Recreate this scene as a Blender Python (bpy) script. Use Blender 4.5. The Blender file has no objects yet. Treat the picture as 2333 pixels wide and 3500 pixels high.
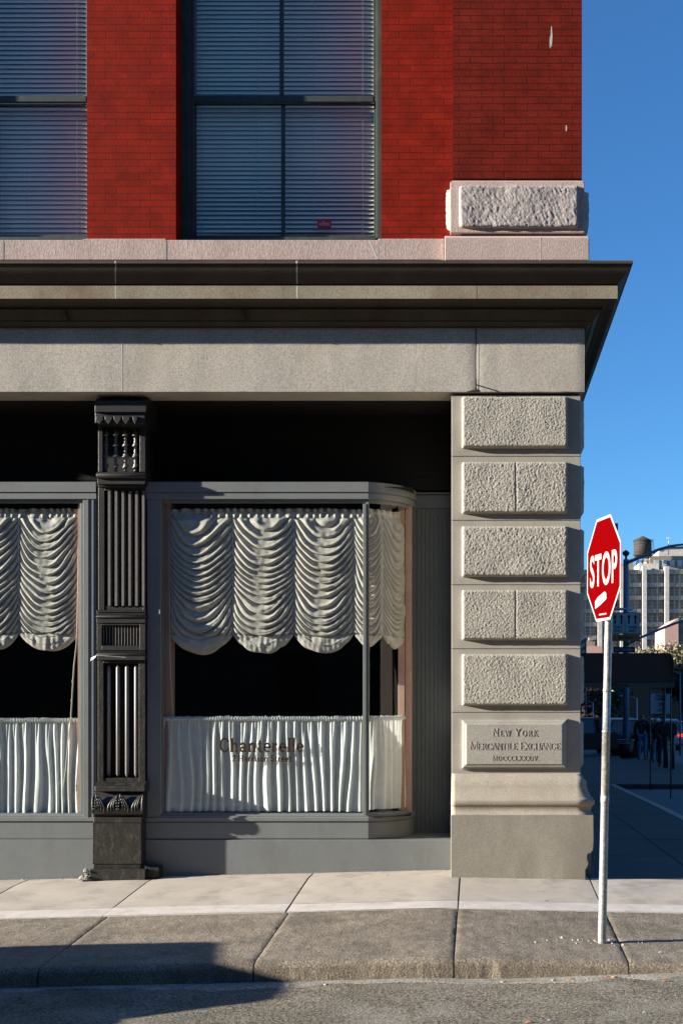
import bpy, bmesh, math, random
from mathutils import Vector, noise
from math import sin, cos, pi, radians, sqrt, atan2, floor
random.seed(7)
SC = bpy.context.scene
COL = SC.collection

# ---------------------------------------------------------------- camera
CH = 1.668                      # eye height above the pavement at the wall
cam_d = bpy.data.cameras.new("camera")
cam_d.sensor_fit = 'VERTICAL'; cam_d.sensor_height = 36.0; cam_d.sensor_width = 24.0
cam_d.lens = 41.3; cam_d.shift_x = -0.1334; cam_d.shift_y = 0.18
cam_d.clip_start = 0.1; cam_d.clip_end = 3000
cam = bpy.data.objects.new("camera", cam_d); COL.objects.link(cam)
cam.location = (0, -11, CH); cam.rotation_euler = (radians(90), 0, 0)
SC.camera = cam

# ---------------------------------------------------------------- light
LD = Vector((5.2, 1.0, -1.2)).normalized()          # direction the sunlight travels
SUN_EL = math.asin(-LD.z); SUN_AZ = atan2(-LD.x, -LD.y)
sun_d = bpy.data.lights.new("sun", 'SUN'); sun_d.energy = 5.0; sun_d.angle = radians(0.5)
sun_d.color = (1.0, 0.94, 0.82)
sun = bpy.data.objects.new("sun", sun_d); COL.objects.link(sun)
sun.rotation_euler = LD.to_track_quat('-Z', 'Y').to_euler(); sun.location = (-30, -10, 20)
W = bpy.data.worlds.new("World"); SC.world = W; W.use_nodes = True
nt = W.node_tree; nt.nodes.clear()
sky = nt.nodes.new('ShaderNodeTexSky'); sky.sky_type = 'NISHITA'; sky.sun_disc = False
sky.sun_elevation = SUN_EL; sky.sun_rotation = SUN_AZ
sky.air_density = 1.0; sky.dust_density = 0.0; sky.ozone_density = 5.0; sky.altitude = 0
bg = nt.nodes.new('ShaderNodeBackground'); bg.inputs[1].default_value = 0.062
wo = nt.nodes.new('ShaderNodeOutputWorld')
tnt = nt.nodes.new('ShaderNodeMix'); tnt.data_type = 'RGBA'; tnt.blend_type = 'MULTIPLY'; tnt.inputs[0].default_value = 1
tnt.inputs[7].default_value = (.70, 1.0, 1.17, 1); nt.links.new(sky.outputs[0], tnt.inputs[6])
nt.links.new(tnt.outputs[2], bg.inputs[0]); nt.links.new(bg.outputs[0], wo.inputs[0])
vs = SC.view_settings; vs.view_transform = 'Standard'; vs.look = 'None'; vs.gamma = 1.0
vs.exposure = 1.64
SC.render.engine = 'CYCLES'
try:
    SC.cycles.max_bounces = 8; SC.cycles.transparent_max_bounces = 12
    SC.cycles.caustics_reflective = False; SC.cycles.caustics_refractive = False
except Exception: pass

# ---------------------------------------------------------------- measured drawing of the front:
# the photo's facade read off as (column, row) units; X and Z give metres on a plane at depth Y
def X(u, Y=0.0): return (u - 1097.5) / 2698.0 * (11 + Y)
def Z(v, Y=0.0): return CH + (1599.5 - v) / 2698.0 * (11 + Y)
def nz(x, y=0.0, z=0.0): return noise.noise(Vector((x, y, z)))

# ---------------------------------------------------------------- mesh builder
class MB:
    def __init__(s): s.v = []; s.f = []; s.sm = []
    def add(s, vs, fs, smooth=False):
        n = len(s.v); s.v += [tuple(p) for p in vs]
        s.f += [tuple(i + n for i in f) for f in fs]; s.sm += [smooth] * len(fs); return s
    def box(s, x0, x1, y0, y1, z0, z1):
        if x0 > x1: x0, x1 = x1, x0
        if y0 > y1: y0, y1 = y1, y0
        if z0 > z1: z0, z1 = z1, z0
        return s.add([(x0,y0,z0),(x1,y0,z0),(x1,y1,z0),(x0,y1,z0),(x0,y0,z1),(x1,y0,z1),(x1,y1,z1),(x0,y1,z1)],
              [(0,3,2,1),(4,5,6,7),(0,1,5,4),(1,2,6,5),(2,3,7,6),(3,0,4,7)])
    def boxd(s, u0, u1, v0, v1, Y, Yb):           # measured box: front face read at depth Y
        return s.box(X(u0,Y), X(u1,Y), Y, Yb, Z(v1,Y), Z(v0,Y))
    def tube(s, pts, r, n=8, caps=True, smooth=True):
        pts = [Vector(p) for p in pts]; rs = r if isinstance(r, (list, tuple)) else [r]*len(pts)
        rings = []; up = None
        for i, p in enumerate(pts):
            t = (pts[min(i+1, len(pts)-1)] - pts[max(i-1, 0)]).normalized()
            if up is None:
                up = Vector((0,0,1)) if abs(t.z) < .9 else Vector((1,0,0))
            a = t.cross(up).normalized(); b = a.cross(t).normalized(); up = b
            rings.append([p + (a*cos(2*pi*k/n) + b*sin(2*pi*k/n))*rs[i] for k in range(n)])
        vv = [q for R in rings for q in R]; ff = []
        for i in range(len(pts)-1):
            for k in range(n):
                ff.append((i*n+k, i*n+(k+1) % n, (i+1)*n+(k+1) % n, (i+1)*n+k))
        s.add(vv, ff, smooth)
        if caps:
            m = len(s.v) - len(vv)
            s.f += [tuple(m+k for k in range(n))[::-1], tuple(m+(len(pts)-1)*n+k for k in range(n))]; s.sm += [False]*2
        return s
    def lathe(s, cx, cy, prof, n=16, smooth=True):      # prof: [(r, z)]
        vv = [(cx+r*cos(2*pi*k/n), cy+r*sin(2*pi*k/n), z) for r, z in prof for k in range(n)]
        ff = [(i*n+k, i*n+(k+1) % n, (i+1)*n+(k+1) % n, (i+1)*n+k) for i in range(len(prof)-1) for k in range(n)]
        s.add(vv, ff, smooth); m = len(s.v)-len(vv)
        s.f += [tuple(m+k for k in range(n))[::-1], tuple(m+(len(prof)-1)*n+k for k in range(n))]; s.sm += [False]*2
        return s
    def prism(s, poly, a, b, axis='y', smooth=False):   # poly in the two other axes, extruded a..b
        n = len(poly)
        def P(p, t):
            return {'y': (p[0], t, p[1]), 'x': (t, p[0], p[1]), 'z': (p[0], p[1], t)}[axis]
        vv = [P(p, a) for p in poly] + [P(p, b) for p in poly]
        s.add(vv, [(k, (k+1) % n, n+(k+1) % n, n+k) for k in range(n)], smooth)
        m = len(s.v)-2*n
        s.f += [tuple(m+k for k in range(n))[::-1], tuple(m+n+k for k in range(n))]; s.sm += [False]*2
        return s
    def grid(s, fn, nu, nv, smooth=True):               # fn(i,j)->point
        vv = [fn(i, j) for j in range(nv+1) for i in range(nu+1)]
        ff = [(j*(nu+1)+i, j*(nu+1)+i+1, (j+1)*(nu+1)+i+1, (j+1)*(nu+1)+i) for j in range(nv) for i in range(nu)]
        return s.add(vv, ff, smooth)
    def sweep(s, prof, path, smooth=False):
        """profile [(p, z)] carried along plan path [(x, y, nx, ny)], n = outward mitre vector"""
        m = len(prof); vv = []
        for (x, y, nx, ny) in path:
            for (p, z) in prof: vv.append((x+nx*p, y+ny*p, z))
        ff = [(i*m+k, i*m+k+1, (i+1)*m+k+1, (i+1)*m+k) for i in range(len(path)-1) for k in range(m-1)]
        return s.add(vv, ff, smooth)
    def push(s, dy):                                # move back by dy, keeping the measured drawing
        s.v = [(x*(11+y+dy)/(11+y), y+dy, CH+(z-CH)*(11+y+dy)/(11+y)) for x, y, z in s.v]; return s
    def build_each(s, name, mat, parent=None, bevel=0, label=None):   # every 8-corner box its own object
        for k in range(0, len(s.v), 8):
            m = MB(); m.add(s.v[k:k+8], [(0,3,2,1),(4,5,6,7),(0,1,5,4),(1,2,6,5),(2,3,7,6),(3,0,4,7)]); m.build(name, mat, parent, bevel, label)
    def build(s, name, mat, parent=None, bevel=0, label=None, fix=True):
        me = bpy.data.meshes.new(name)
        o = bpy.data.objects.new(name, me); COL.objects.link(o)
        v = s.v
        if parent is not None:
            w = WORLD.get(parent.name, Vector((0,0,0))); v = [(a-w.x, b-w.y, c-w.z) for a, b, c in v]
        else: w = Vector((0,0,0))
        me.from_pydata(v, [], s.f); me.polygons.foreach_set('use_smooth', s.sm)
        if fix and len(s.f) < 60000:
            bm = bmesh.new(); bm.from_mesh(me); bmesh.ops.recalc_face_normals(bm, faces=bm.faces); bm.to_mesh(me); bm.free()
        me.update(); me.materials.append(mat)
        WORLD[o.name] = w
        if parent is not None: o.parent = parent
        if bevel:
            b = o.modifiers.new('bevel', 'BEVEL'); b.width = bevel; b.segments = 2; b.limit_method = 'ANGLE'; b.angle_limit = radians(40)
        if label: o['label'] = label
        return o
WORLD = {}
def thing(name, label, cat, loc=(0,0,0), group=None):
    o = bpy.data.objects.new(name, None); COL.objects.link(o); o.empty_display_size = .2
    o.location = loc; WORLD[o.name] = Vector(loc); o['label'] = label; o['category'] = cat
    if group: o['group'] = group
    return o
def tag(o, label, cat, group=None, kind=None):
    o['label'] = label; o['category'] = cat
    if group: o['group'] = group
    if kind: o['kind'] = kind
    return o
def recenter(o, loc):                                    # move a single mesh thing's origin to loc
    l = Vector(loc); o.data.transform(__import__('mathutils').Matrix.Translation(-l)); o.location = l; WORLD[o.name] = l; return o
def struct(o): o['kind'] = 'structure'; return o
def copy_tree(o, parent=None):
    c = o.copy(); COL.objects.link(c)
    if parent is not None: c.parent = parent
    for ch in [k for k in o.children]: copy_tree(ch, c)
    return c

# ---------------------------------------------------------------- materials
def newmat(name):
    m = bpy.data.materials.new(name); m.use_nodes = True
    t = m.node_tree; t.nodes.clear()
    o = t.nodes.new('ShaderNodeOutputMaterial'); return m, t, o
def N(t, k, **kw):
    n = t.nodes.new(k)
    for a, b in kw.items(): setattr(n, a, b)
    return n
def coords(t, scale=(1,1,1)):
    tc = N(t, 'ShaderNodeTexCoord'); mp = N(t, 'ShaderNodeMapping'); mp.inputs['Scale'].default_value = scale
    t.links.new(tc.outputs['Object'], mp.inputs[0]); return mp.outputs[0]
def noi(t, vec, scale, detail=4, rough=.6):
    n = N(t, 'ShaderNodeTexNoise'); n.inputs['Scale'].default_value = scale; n.inputs['Detail'].default_value = detail
    n.inputs['Roughness'].default_value = rough; t.links.new(vec, n.inputs['Vector']); return n.outputs['Fac']
def ramp(t, fac, stops):
    r = N(t, 'ShaderNodeValToRGB'); e = r.color_ramp.elements
    while len(e) < len(stops): e.new(.5)
    for k, (p, c) in enumerate(stops): e[k].position = p; e[k].color = (*c, 1) if len(c) == 3 else c
    t.links.new(fac, r.inputs[0]); return r.outputs[0]
def mixc(t, fac, a, b, mode='MIX'):
    m = N(t, 'ShaderNodeMix', data_type='RGBA', blend_type=mode)
    if isinstance(fac, (int, float)): m.inputs[0].default_value = fac
    else: t.links.new(fac, m.inputs[0])
    for s, v in ((6, a), (7, b)):
        if isinstance(v, (tuple, list)): m.inputs[s].default_value = (*v, 1)
        else: t.links.new(v, m.inputs[s])
    return m.outputs[2]
def bump(t, h, strength, dist=.01, prev=None):
    b = N(t, 'ShaderNodeBump'); b.inputs['Strength'].default_value = strength; b.inputs['Distance'].default_value = dist
    t.links.new(h, b.inputs['Height'])
    if prev: t.links.new(prev, b.inputs['Normal'])
    return b.outputs[0]
def mul(c, k): return tuple(min(1, x*k) for x in c)
def surf(name, col, rough=.8, var=.25, vscale=3, spk=0, sscale=150, bmp=0, bscale=60, bdist=.004, stretch=(1,1,1), metal=0,
         stain=None, stain_scale=1.2, stain_amt=.55, spec=.4, spots=0):
    m, t, o = newmat(name); p = N(t, 'ShaderNodeBsdfPrincipled')
    v = coords(t); vs_ = coords(t, stretch)
    c = ramp(t, noi(t, vs_, vscale, 5), [(.3, mul(col, 1-var)), (.7, mul(col, 1+var))])
    if spk:
        c = mixc(t, spk, c, ramp(t, noi(t, vs_, sscale, 2, .7), [(.35, (.0,.0,.0)), (.65, (1,1,1))]), 'OVERLAY')
    if stain:
        f = ramp(t, noi(t, coords(t, (1,1,.5)), stain_scale, 6, .65), [(.50, (0,0,0)), (.72, (stain_amt,)*3)])
        c = mixc(t, f, c, stain)
    if spots:
        for sc_, th in ((spots, .05), (spots*2.7, .055)):
            vo = N(t, 'ShaderNodeTexVoronoi'); vo.inputs['Scale'].default_value = sc_; t.links.new(v, vo.inputs['Vector'])
            c = mixc(t, ramp(t, vo.outputs['Distance'], [(th*.7, (.75,)*3), (th, (0,0,0))]), c, mul(col, .35))
    t.links.new(c, p.inputs['Base Color']); p.inputs['Roughness'].default_value = rough
    p.inputs['Metallic'].default_value = metal; p.inputs['Specular IOR Level'].default_value = spec
    if bmp:
        b = bump(t, noi(t, vs_, bscale, 5, .65), bmp, bdist); t.links.new(b, p.inputs['Normal'])
    t.links.new(p.outputs[0], o.inputs[0]); return m
def brickmat(name, c1, c2, mortar, w=.211, h=.0632, mort=.0035):
    m, t, o = newmat(name); p = N(t, 'ShaderNodeBsdfPrincipled')
    tc = N(t, 'ShaderNodeTexCoord'); s = N(t, 'ShaderNodeSeparateXYZ'); t.links.new(tc.outputs['Object'], s.inputs[0])
    a = N(t, 'ShaderNodeMath', operation='ADD'); t.links.new(s.outputs[0], a.inputs[0]); t.links.new(s.outputs[1], a.inputs[1])
    wob = noi(t, tc.outputs['Object'], 2.5, 2)
    wb = N(t, 'ShaderNodeMath', operation='MULTIPLY_ADD'); wb.inputs[1].default_value = .012; t.links.new(wob, wb.inputs[0]); t.links.new(s.outputs[2], wb.inputs[2])
    c = N(t, 'ShaderNodeCombineXYZ'); t.links.new(a.outputs[0], c.inputs[0]); t.links.new(wb.outputs[0], c.inputs[1])
    b = N(t, 'ShaderNodeTexBrick'); b.offset = .5; b.inputs['Scale'].default_value = 1; b.inputs['Brick Width'].default_value = w
    b.inputs['Row Height'].default_value = h; b.inputs['Mortar Size'].default_value = mort; b.inputs['Mortar Smooth'].default_value = .3
    b.inputs['Bias'].default_value = -.1
    b.inputs['Color1'].default_value = (*c1, 1); b.inputs['Color2'].default_value = (*c2, 1); b.inputs['Mortar'].default_value = (*mortar, 1)
    t.links.new(c.outputs[0], b.inputs['Vector'])
    n1 = ramp(t, noi(t, tc.outputs['Object'], 5, 5), [(.3, (.72,.72,.72)), (.7, (1.2,1.2,1.2))])
    n2 = ramp(t, noi(t, tc.outputs['Object'], 60, 3), [(.3, (.8,.8,.8)), (.7, (1.15,1.15,1.15))])
    cc = mixc(t, 1.0, b.outputs['Color'], n1, 'MULTIPLY'); cc = mixc(t, 1.0, cc, n2, 'MULTIPLY')
    t.links.new(cc, p.inputs['Base Color']); p.inputs['Roughness'].default_value = .75; p.inputs['Specular IOR Level'].default_value = .08
    inv = N(t, 'ShaderNodeMath', operation='SUBTRACT'); inv.inputs[0].default_value = 1; t.links.new(b.outputs['Fac'], inv.inputs[1])
    b1 = bump(t, inv.outputs[0], .5, .0035); b2 = bump(t, noi(t, tc.outputs['Object'], 45, 4), .35, .003, b1)
    t.links.new(b2, p.inputs['Normal']); t.links.new(p.outputs[0], o.inputs[0]); return m
def glassmat(name, tint=(.97,.99,.985), rough=.0, ior=1.45, extra=0.0):
    m, t, o = newmat(name)
    tr = N(t, 'ShaderNodeBsdfTransparent'); tr.inputs[0].default_value = (*tint, 1)
    gl = N(t, 'ShaderNodeBsdfGlossy'); gl.inputs['Roughness'].default_value = rough
    lw = N(t, 'ShaderNodeLayerWeight'); lw.inputs[0].default_value = .5
    pw = N(t, 'ShaderNodeMath', operation='POWER'); pw.inputs[1].default_value = 5; t.links.new(lw.outputs['Facing'], pw.inputs[0])
    fr = N(t, 'ShaderNodeMath', operation='MULTIPLY_ADD'); fr.inputs[1].default_value = .30; fr.inputs[2].default_value = .035; t.links.new(pw.outputs[0], fr.inputs[0])
    b = bump(t, noi(t, coords(t), 1.3, 1), .06, .02); t.links.new(b, gl.inputs['Normal'])
    mx = N(t, 'ShaderNodeMixShader'); fac = fr.outputs[0]
    if extra:
        ad = N(t, 'ShaderNodeMath', operation='ADD', use_clamp=True); ad.inputs[1].default_value = extra; t.links.new(fac, ad.inputs[0]); fac = ad.outputs[0]
    t.links.new(fac, mx.inputs[0])
    t.links.new(tr.outputs[0], mx.inputs[1]); t.links.new(gl.outputs[0], mx.inputs[2]); t.links.new(mx.outputs[0], o.inputs[0]); return m
def clothmat(name, col, transl=.35, sheer=0.0):
    m, t, o = newmat(name)
    d = N(t, 'ShaderNodeBsdfDiffuse'); tl = N(t, 'ShaderNodeBsdfTranslucent'); mx = N(t, 'ShaderNodeMixShader'); mx.inputs[0].default_value = transl
    c = ramp(t, noi(t, coords(t), 14, 5), [(.3, mul(col, .88)), (.7, col)])
    t.links.new(c, d.inputs[0]); t.links.new(c, tl.inputs[0])
    b = bump(t, noi(t, coords(t), 220, 3), .25, .002); t.links.new(b, d.inputs['Normal'])
    t.links.new(d.outputs[0], mx.inputs[1]); t.links.new(tl.outputs[0], mx.inputs[2]); s = mx.outputs[0]
    if sheer:
        tr = N(t, 'ShaderNodeBsdfTransparent'); m2 = N(t, 'ShaderNodeMixShader'); m2.inputs[0].default_value = sheer
        t.links.new(s, m2.inputs[1]); t.links.new(tr.outputs[0], m2.inputs[2]); s = m2.outputs[0]
    t.links.new(s, o.inputs[0]); return m
def emis(name, col, st):
    m, t, o = newmat(name); e = N(t, 'ShaderNodeEmission'); e.inputs[0].default_value = (*col, 1); e.inputs[1].default_value = st
    t.links.new(e.outputs[0], o.inputs[0]); return m

M = {}
M['granite'] = surf('tooled_granite', (.42,.38,.325), .85, .13, 2.5, .30, 150, .35, 110, .003, (1,1,.5), stain=(.25,.20,.14), stain_amt=.45)
M['granite_smooth'] = surf('dressed_granite', (.355,.325,.275), .85, .12, 3, .28, 170, .35, 120, .003, stain=(.22,.19,.15), stain_amt=.4)
M['granite_rough'] = surf('hammered_granite', (.395,.36,.30), .9, .12, 5, .25, 120, .9, 55, .008)
M['granite_warm'] = surf('stained_granite', (.38,.33,.26), .85, .16, 2.2, .28, 150, .35, 110, .003, stain=(.26,.19,.11), stain_amt=.6)
M['granite_dark'] = surf('grimy_shaded_granite', (.062,.050,.034), .88, .22, 2.0, .22, 120, .3, 100, .003, (1,1,.3), stain=(.04,.025,.018), stain_scale=1.6, stain_amt=.75)  # grime plus cornice shadow depth, both darkened into the stone colour
M['pink'] = surf('pink_granite', (.47,.355,.31), .85, .12, 3, .25, 130, .5, 80, .004, (1,1,.3))
M['pink_rough'] = surf('rock_faced_pink_granite', (.37,.32,.295), .9, .14, 6, .3, 100, .8, 60, .006)
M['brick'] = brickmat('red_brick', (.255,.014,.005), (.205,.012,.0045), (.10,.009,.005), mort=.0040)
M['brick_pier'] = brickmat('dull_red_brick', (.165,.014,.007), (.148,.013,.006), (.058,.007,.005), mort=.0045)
M['plinth'] = surf('weathered_plinth_granite', (.265,.24,.195), .88, .18, 2.2, .22, 150, .3, 110, .003, (1,1,.5), stain=(.17,.15,.115), stain_scale=1.6, stain_amt=.7)
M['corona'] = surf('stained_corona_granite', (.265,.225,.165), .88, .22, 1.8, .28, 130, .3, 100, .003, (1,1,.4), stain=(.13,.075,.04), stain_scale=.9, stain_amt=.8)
M['letter_stone'] = surf('lit_letter_stone', (.43,.40,.35), .85, .08, 6)  # sunlit letter edges put into a lighter stone colour
M['joint_white'] = surf('pale_mortar', (.52,.50,.46), .9, .1)
M['joint_dark'] = surf('open_joint', (.03,.027,.023), .95, .2)
M['paint'] = surf('blue_grey_paint', (.165,.175,.175), .5, .07, 3, .10, 160, .3, 35, .003, stain=(.11,.105,.09), stain_scale=3.5, stain_amt=.4)
M['paint_dark'] = surf('dark_grey_green_paint', (.085,.10,.105), .6, .08, 4, .08, 200, .1, 40, .002)
M['iron'] = surf('black_painted_iron', (.014,.012,.0105), .46, .4, 8, .2, 160, .45, 70, .004, spec=.6)
M['iron_rib'] = surf('sun_glare_iron_ribs', (.15,.135,.125), .45, .15, 30, .2, 160, .3, 70, .003, spec=.8)  # black ribs painted paler to stand for sun glare on them
M['iron_worn'] = surf('chipped_black_iron', (.017,.015,.012), .42, .4, 8, .2, 160, .6, 45, .005, stain=(.10,.085,.06), stain_scale=26, stain_amt=.5, spec=.5)
M['green_frame'] = surf('dark_green_frame_paint', (.038,.052,.045), .55, .15, 8, .1, 100, .3, 60, .002, stain=(.12,.12,.105), stain_scale=9, stain_amt=.35)
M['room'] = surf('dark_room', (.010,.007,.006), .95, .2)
M['soffit'] = surf('shade_black_soffit', (.004,.004,.0035), .95, .2)  # recess shade put into a near-black colour
M['wood'] = surf('pink_white_wood', (.42,.27,.215), .6, .1, 4, .1, 60, .1)
M['slat'] = surf('pale_blind_slats', (.96,.82,.60), .5, .05, 2)
M['shade'] = clothmat('pale_silk', (.56,.515,.46), .10)
M['sheer'] = clothmat('white_sheer', (.92,.93,.91), .30, .02)
M['cord'] = surf('white_cord', (.62,.58,.50), .8, .1)
M['cordblue'] = surf('pale_tape', (.36,.42,.44), .8, .1)
M['glass'] = glassmat('window_glass')
M['brown_letters'] = surf('brown_gilt_letters', (.045,.024,.016), .8, .1, spec=.1)
M['concrete'] = surf('pale_concrete', (.45,.39,.325), .9, .12, 2.2, .2, 220, .3, 160, .003, stain=(.23,.195,.16), stain_scale=2.0, stain_amt=.75, spots=2.1)
M['concrete_strip'] = surf('bleached_concrete', (.58,.52,.47), .9, .10, 5, .2, 220, .2, 160, .002, stain=(.36,.31,.26), stain_scale=6, stain_amt=.6)
M['kerb'] = surf('worn_granite_flag', (.215,.175,.13), .92, .28, 3.2, .5, 75, .9, 60, .007, stain=(.115,.095,.07), stain_scale=4, stain_amt=.8, spots=3)
M['asphalt'] = surf('dusty_asphalt', (.165,.142,.105), .9, .30, 1.6, .7, 45, 1.0, 55, .02, stain=(.33,.30,.25), stain_scale=2.2, stain_amt=.6)
M['gutter_dust'] = surf('gutter_dust', (.30,.27,.22), .95, .25, 7, .5, 60, .8, 70, .01)
M['asphalt_cool'] = surf('worn_asphalt', (.10,.11,.12), .8, .12, 1.5, .25, 60, .5, 80, .005)
M['pave_dark'] = surf('dark_paving', (.05,.05,.05), .85, .2, 1.0, .2, 60, .3, 60, .004)  # side and far pavements: building shade put into this colour
M['whitepaint'] = surf('road_paint', (.62,.62,.62), .7, .1, 5, .2, 60, .3, 60, .002)
M['zinc'] = surf('galvanised_steel', (.38,.37,.345), .45, .25, 12, .3, 60, .2, 80, .002, metal=.55)
M['stopred'] = surf('sign_red', (.115,.0006,.0012), .9, .04, 3, spec=.0)
M['signwhite'] = surf('sign_white', (.42,.40,.37), .4, .04, 3)
M['alu'] = surf('sheet_aluminium', (.35,.35,.35), .4, .1, metal=.7)
M['foil'] = surf('torn_silver_tape', (.42,.42,.41), .35, .1, 30, .2, 60, .8, 60, .006, metal=.5)
M['rubble'] = surf('broken_mortar', (.30,.27,.22), .95, .25, 25, .3, 90, .9, 70, .01)
M['stickerred'] = surf('sticker_red', (.42,.008,.02), .4, .03)
# ================================================================ ground
def gz(x, y):
    cr = -.024*max(0, -(x+.3)) - .02*max(0, min(x, 6)+.3)
    if y < 0: return .048*y + cr*(1 if y > -3 else 1) - .012*min(1, max(0, -y))
    return cr*max(0, 1-y/8) - .022*min(y, 62)
KY = -2.86
def kerb_drop(x):                                   # kerb height above the road
    return .135 - .075*min(1, max(0, (x-.1)/1.4)) if x > .1 else .135
def rz(x):                                          # road level along the kerb
    return gz(x, KY) - kerb_drop(x)
# base terrain, reaches the horizon
g = MB()
ys = [-120, -30, -12, -3, 0, 62, 160, 900, 2400]; zs = [-.75, -.70, -.62, -.55, -.45, -1.95, -2.2, -2.4, -2.4]
g.grid(lambda i, j: (-900 + i*180, ys[j], zs[j]), 12, len(ys)-1, False)
struct(g.build('ground', M['pave_dark']))
# front road
def road_z(x, y):
    b = rz(x); t = (KY - y)
    return b + .012*min(t, 6) + .004*nz(x*1.3, y*1.3) + .0015*nz(x*9, y*9)
g = MB(); xs = [-40, -20, -12, -8] + [-6 + .12*k for k in range(80)] + [4.2, 6, 9, 14, 25, 40]
yy = [KY+.02-.07*k for k in range(32)] + [-5.4, -6, -7, -9, -12, -17]
g.grid(lambda i, j: (xs[i], yy[j], road_z(xs[i], yy[j])), len(xs)-1, len(yy)-1)
struct(g.build('road', M['asphalt']))
g = MB(); ng = 150                                   # pale dust drifted into the gutter
def GD(i, j):
    x = -6+12*i/ng*.72; w = .16+.16*nz(x*.9, 3)+.09*nz(x*3.7, 8)+.03*nz(x*13, 4); y = KY+.015-max(.03, w)*j/5
    return (x, y, road_z(x, y)+.004*(1-.8*(j == 5))+.002*nz(x*20, y*20))
g.grid(GD, ng, 5); struct(g.build('gutter', M['gutter_dust']))
# side street
g = MB(); yy2 = [-2.84 + 1.0*k for k in range(20)]
g.grid(lambda i, j: ([3.1, 3.6, 5, 7, 9, 11.5, 30][i], yy2[j], gz(3.1, yy2[j])-.11), 6, len(yy2)-1)
g.grid(lambda i, j: (7.02 + i*2.5, 16.2+2*j, gz(7, 16.2+2*j)-.14), 8, 24)
g.grid(lambda i, j: (-24 + i*3.4, 36.1+2*j, gz(7, 36.1+2*j)-.145), 9, 32)
struct(g.build('side_road', M['asphalt_cool']))
# pavement bays, real gaps between the flags
jx = [-7.2, -5.75, -4.33, -3.10, -1.59, -.17, 1.035, 2.1, 3.0]
def slab(mb, x0, x1, y0, y1, amp=.002, st=.12, lift=0):
    a = x0+.007; b = x1-.007; nu = max(2, int((b-a)/st)); c = y0+.006; d = y1-.006; nv = max(2, int((d-c)/st))
    off = .004*nz(x0*3.1, y0*2.7)
    def P(i, j):
        x = a+(b-a)*i/nu; y = c+(d-c)*j/nv; e = 0
        if i in (0, nu) or j in (0, nv): e = -.004
        return (x, y, gz(x, y)+off+lift+amp*nz(x*4, y*4)+e)
    mb.grid(P, nu, nv)
    m = [P(0,0), P(nu,0), P(nu,nv), P(0,nv)]
    mb.add([p for p in m]+[(p[0], p[1], p[2]-.06) for p in m], [(0,1,5,4),(1,2,6,5),(2,3,7,6),(3,0,4,7)])
g = MB()
for k in range(len(jx)-1): slab(g, jx[k], jx[k+1], -1.03, .5 if jx[k] < .9 else 0)
pav = struct(g.build('pavement', M['concrete']))
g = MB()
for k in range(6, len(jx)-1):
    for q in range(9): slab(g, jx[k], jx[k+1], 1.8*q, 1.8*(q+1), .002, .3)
struct(g.build('side_pavement', M['pave_dark']))  # front paving carried on, its shade put into a darker colour
g = MB()
for k in range(len(jx)-1): slab(g, jx[k], jx[k+1]+.003, -1.31, -1.03, .001, .1, .003)
struct(g.build('pavement_strip', M['concrete_strip']))
g = MB()                                           # bed under the joints
g.grid(lambda i, j: (-7.2+10.2*i/20, KY+.15 + 3.4*j/10, gz(-7.2+10.2*i/20, KY+.15+3.4*j/10)-.035), 20, 10)
g.grid(lambda i, j: (-.2+3.2*i/4, .6+ 15.4*j/10, gz(-.2+3.2*i/4, .6+15.4*j/10)-.035), 4, 10)
struct(g.build('pavement_bed', M['joint_dark']))
# deep granite kerb flags with a worn, rounded nose
jk = [-7.0, -5.75, -4.4, -3.045, -1.555, -.17, 1.04, 2.1, 3.0]
g = MB()
for k in range(len(jk)-1):
    a, b = jk[k]+.005, jk[k+1]-.005; nu = int((b-a)/.022)
    prof = []                                       # (y, drop)
    n1 = 56
    for q in range(n1+1): prof.append((-1.325 + (KY+.05+1.325)*q/n1, 0.0))
    for q in range(1, 9):
        t = q/8*pi/2; prof.append((KY+.05-.055*sin(t), -.05*(1-cos(t))))
    for q in range(1, 9): prof.append((KY-.005-.006*q/8, -.05-.14*q/8))
    off = .006*nz(k*7.3, 1.1)
    def P(i, j):
        x = a+(b-a)*i/nu; y, dz = prof[j]
        r = .0035*nz(x*11, y*11, k)-.0065*abs(nz(x*32, y*32, k+3))-.003*abs(nz(x*70, y*70, k))
        ch = max(0, nz(x*6, 3.3*k, 9)-.47)*.03 if dz < 0 else 0
        e = -.005 if (i in (0, nu) or j == 0) else 0
        if dz < -.03: return (x + (0), y + r*.6 + ch + .003*nz(x*40, dz*40), gz(x, KY)+dz+off)
        return (x, y+ch*.5, gz(x, max(y, KY))+off+r*.8+dz+e+(.0))
    g.grid(P, nu, len(prof)-1)
    for i in (0, nu):
        m = [P(i, j) for j in range(len(prof))]; nn = len(m)
        g.add(m+[(p[0], p[1]+(0 if q < n1 else .0), p[2]-.2) for q, p in enumerate(m)], [(q, q+1, nn+q+1, nn+q) for q in range(nn-1)])
struct(g.build('kerb', M['kerb']))
# right-hand kerb of the side pavement
g = MB(); g.prism([(3.0, -.3), (3.0, .01), (3.12, .01), (3.14, -.01), (3.14, -.3)], 0, 1)
g = MB()
for q in range(10):
    y0 = -2.9+1.9*q; y1 = y0+1.89
    g.add([(3.0, y0, gz(3, max(y0, KY))), (3.13, y0, gz(3, max(y0, KY))), (3.13, y1, gz(3, y1)), (3.0, y1, gz(3, y1)),
           (3.0, y0, gz(3, max(y0, KY))-.4), (3.13, y0, gz(3, max(y0, KY))-.4), (3.13, y1, gz(3, y1)-.4), (3.0, y1, gz(3, y1)-.4)],
          [(0,1,2,3),(1,5,6,2),(0,4,5,1),(2,6,7,3)])
struct(g.build('side_kerb', M['granite_smooth']))
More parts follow.
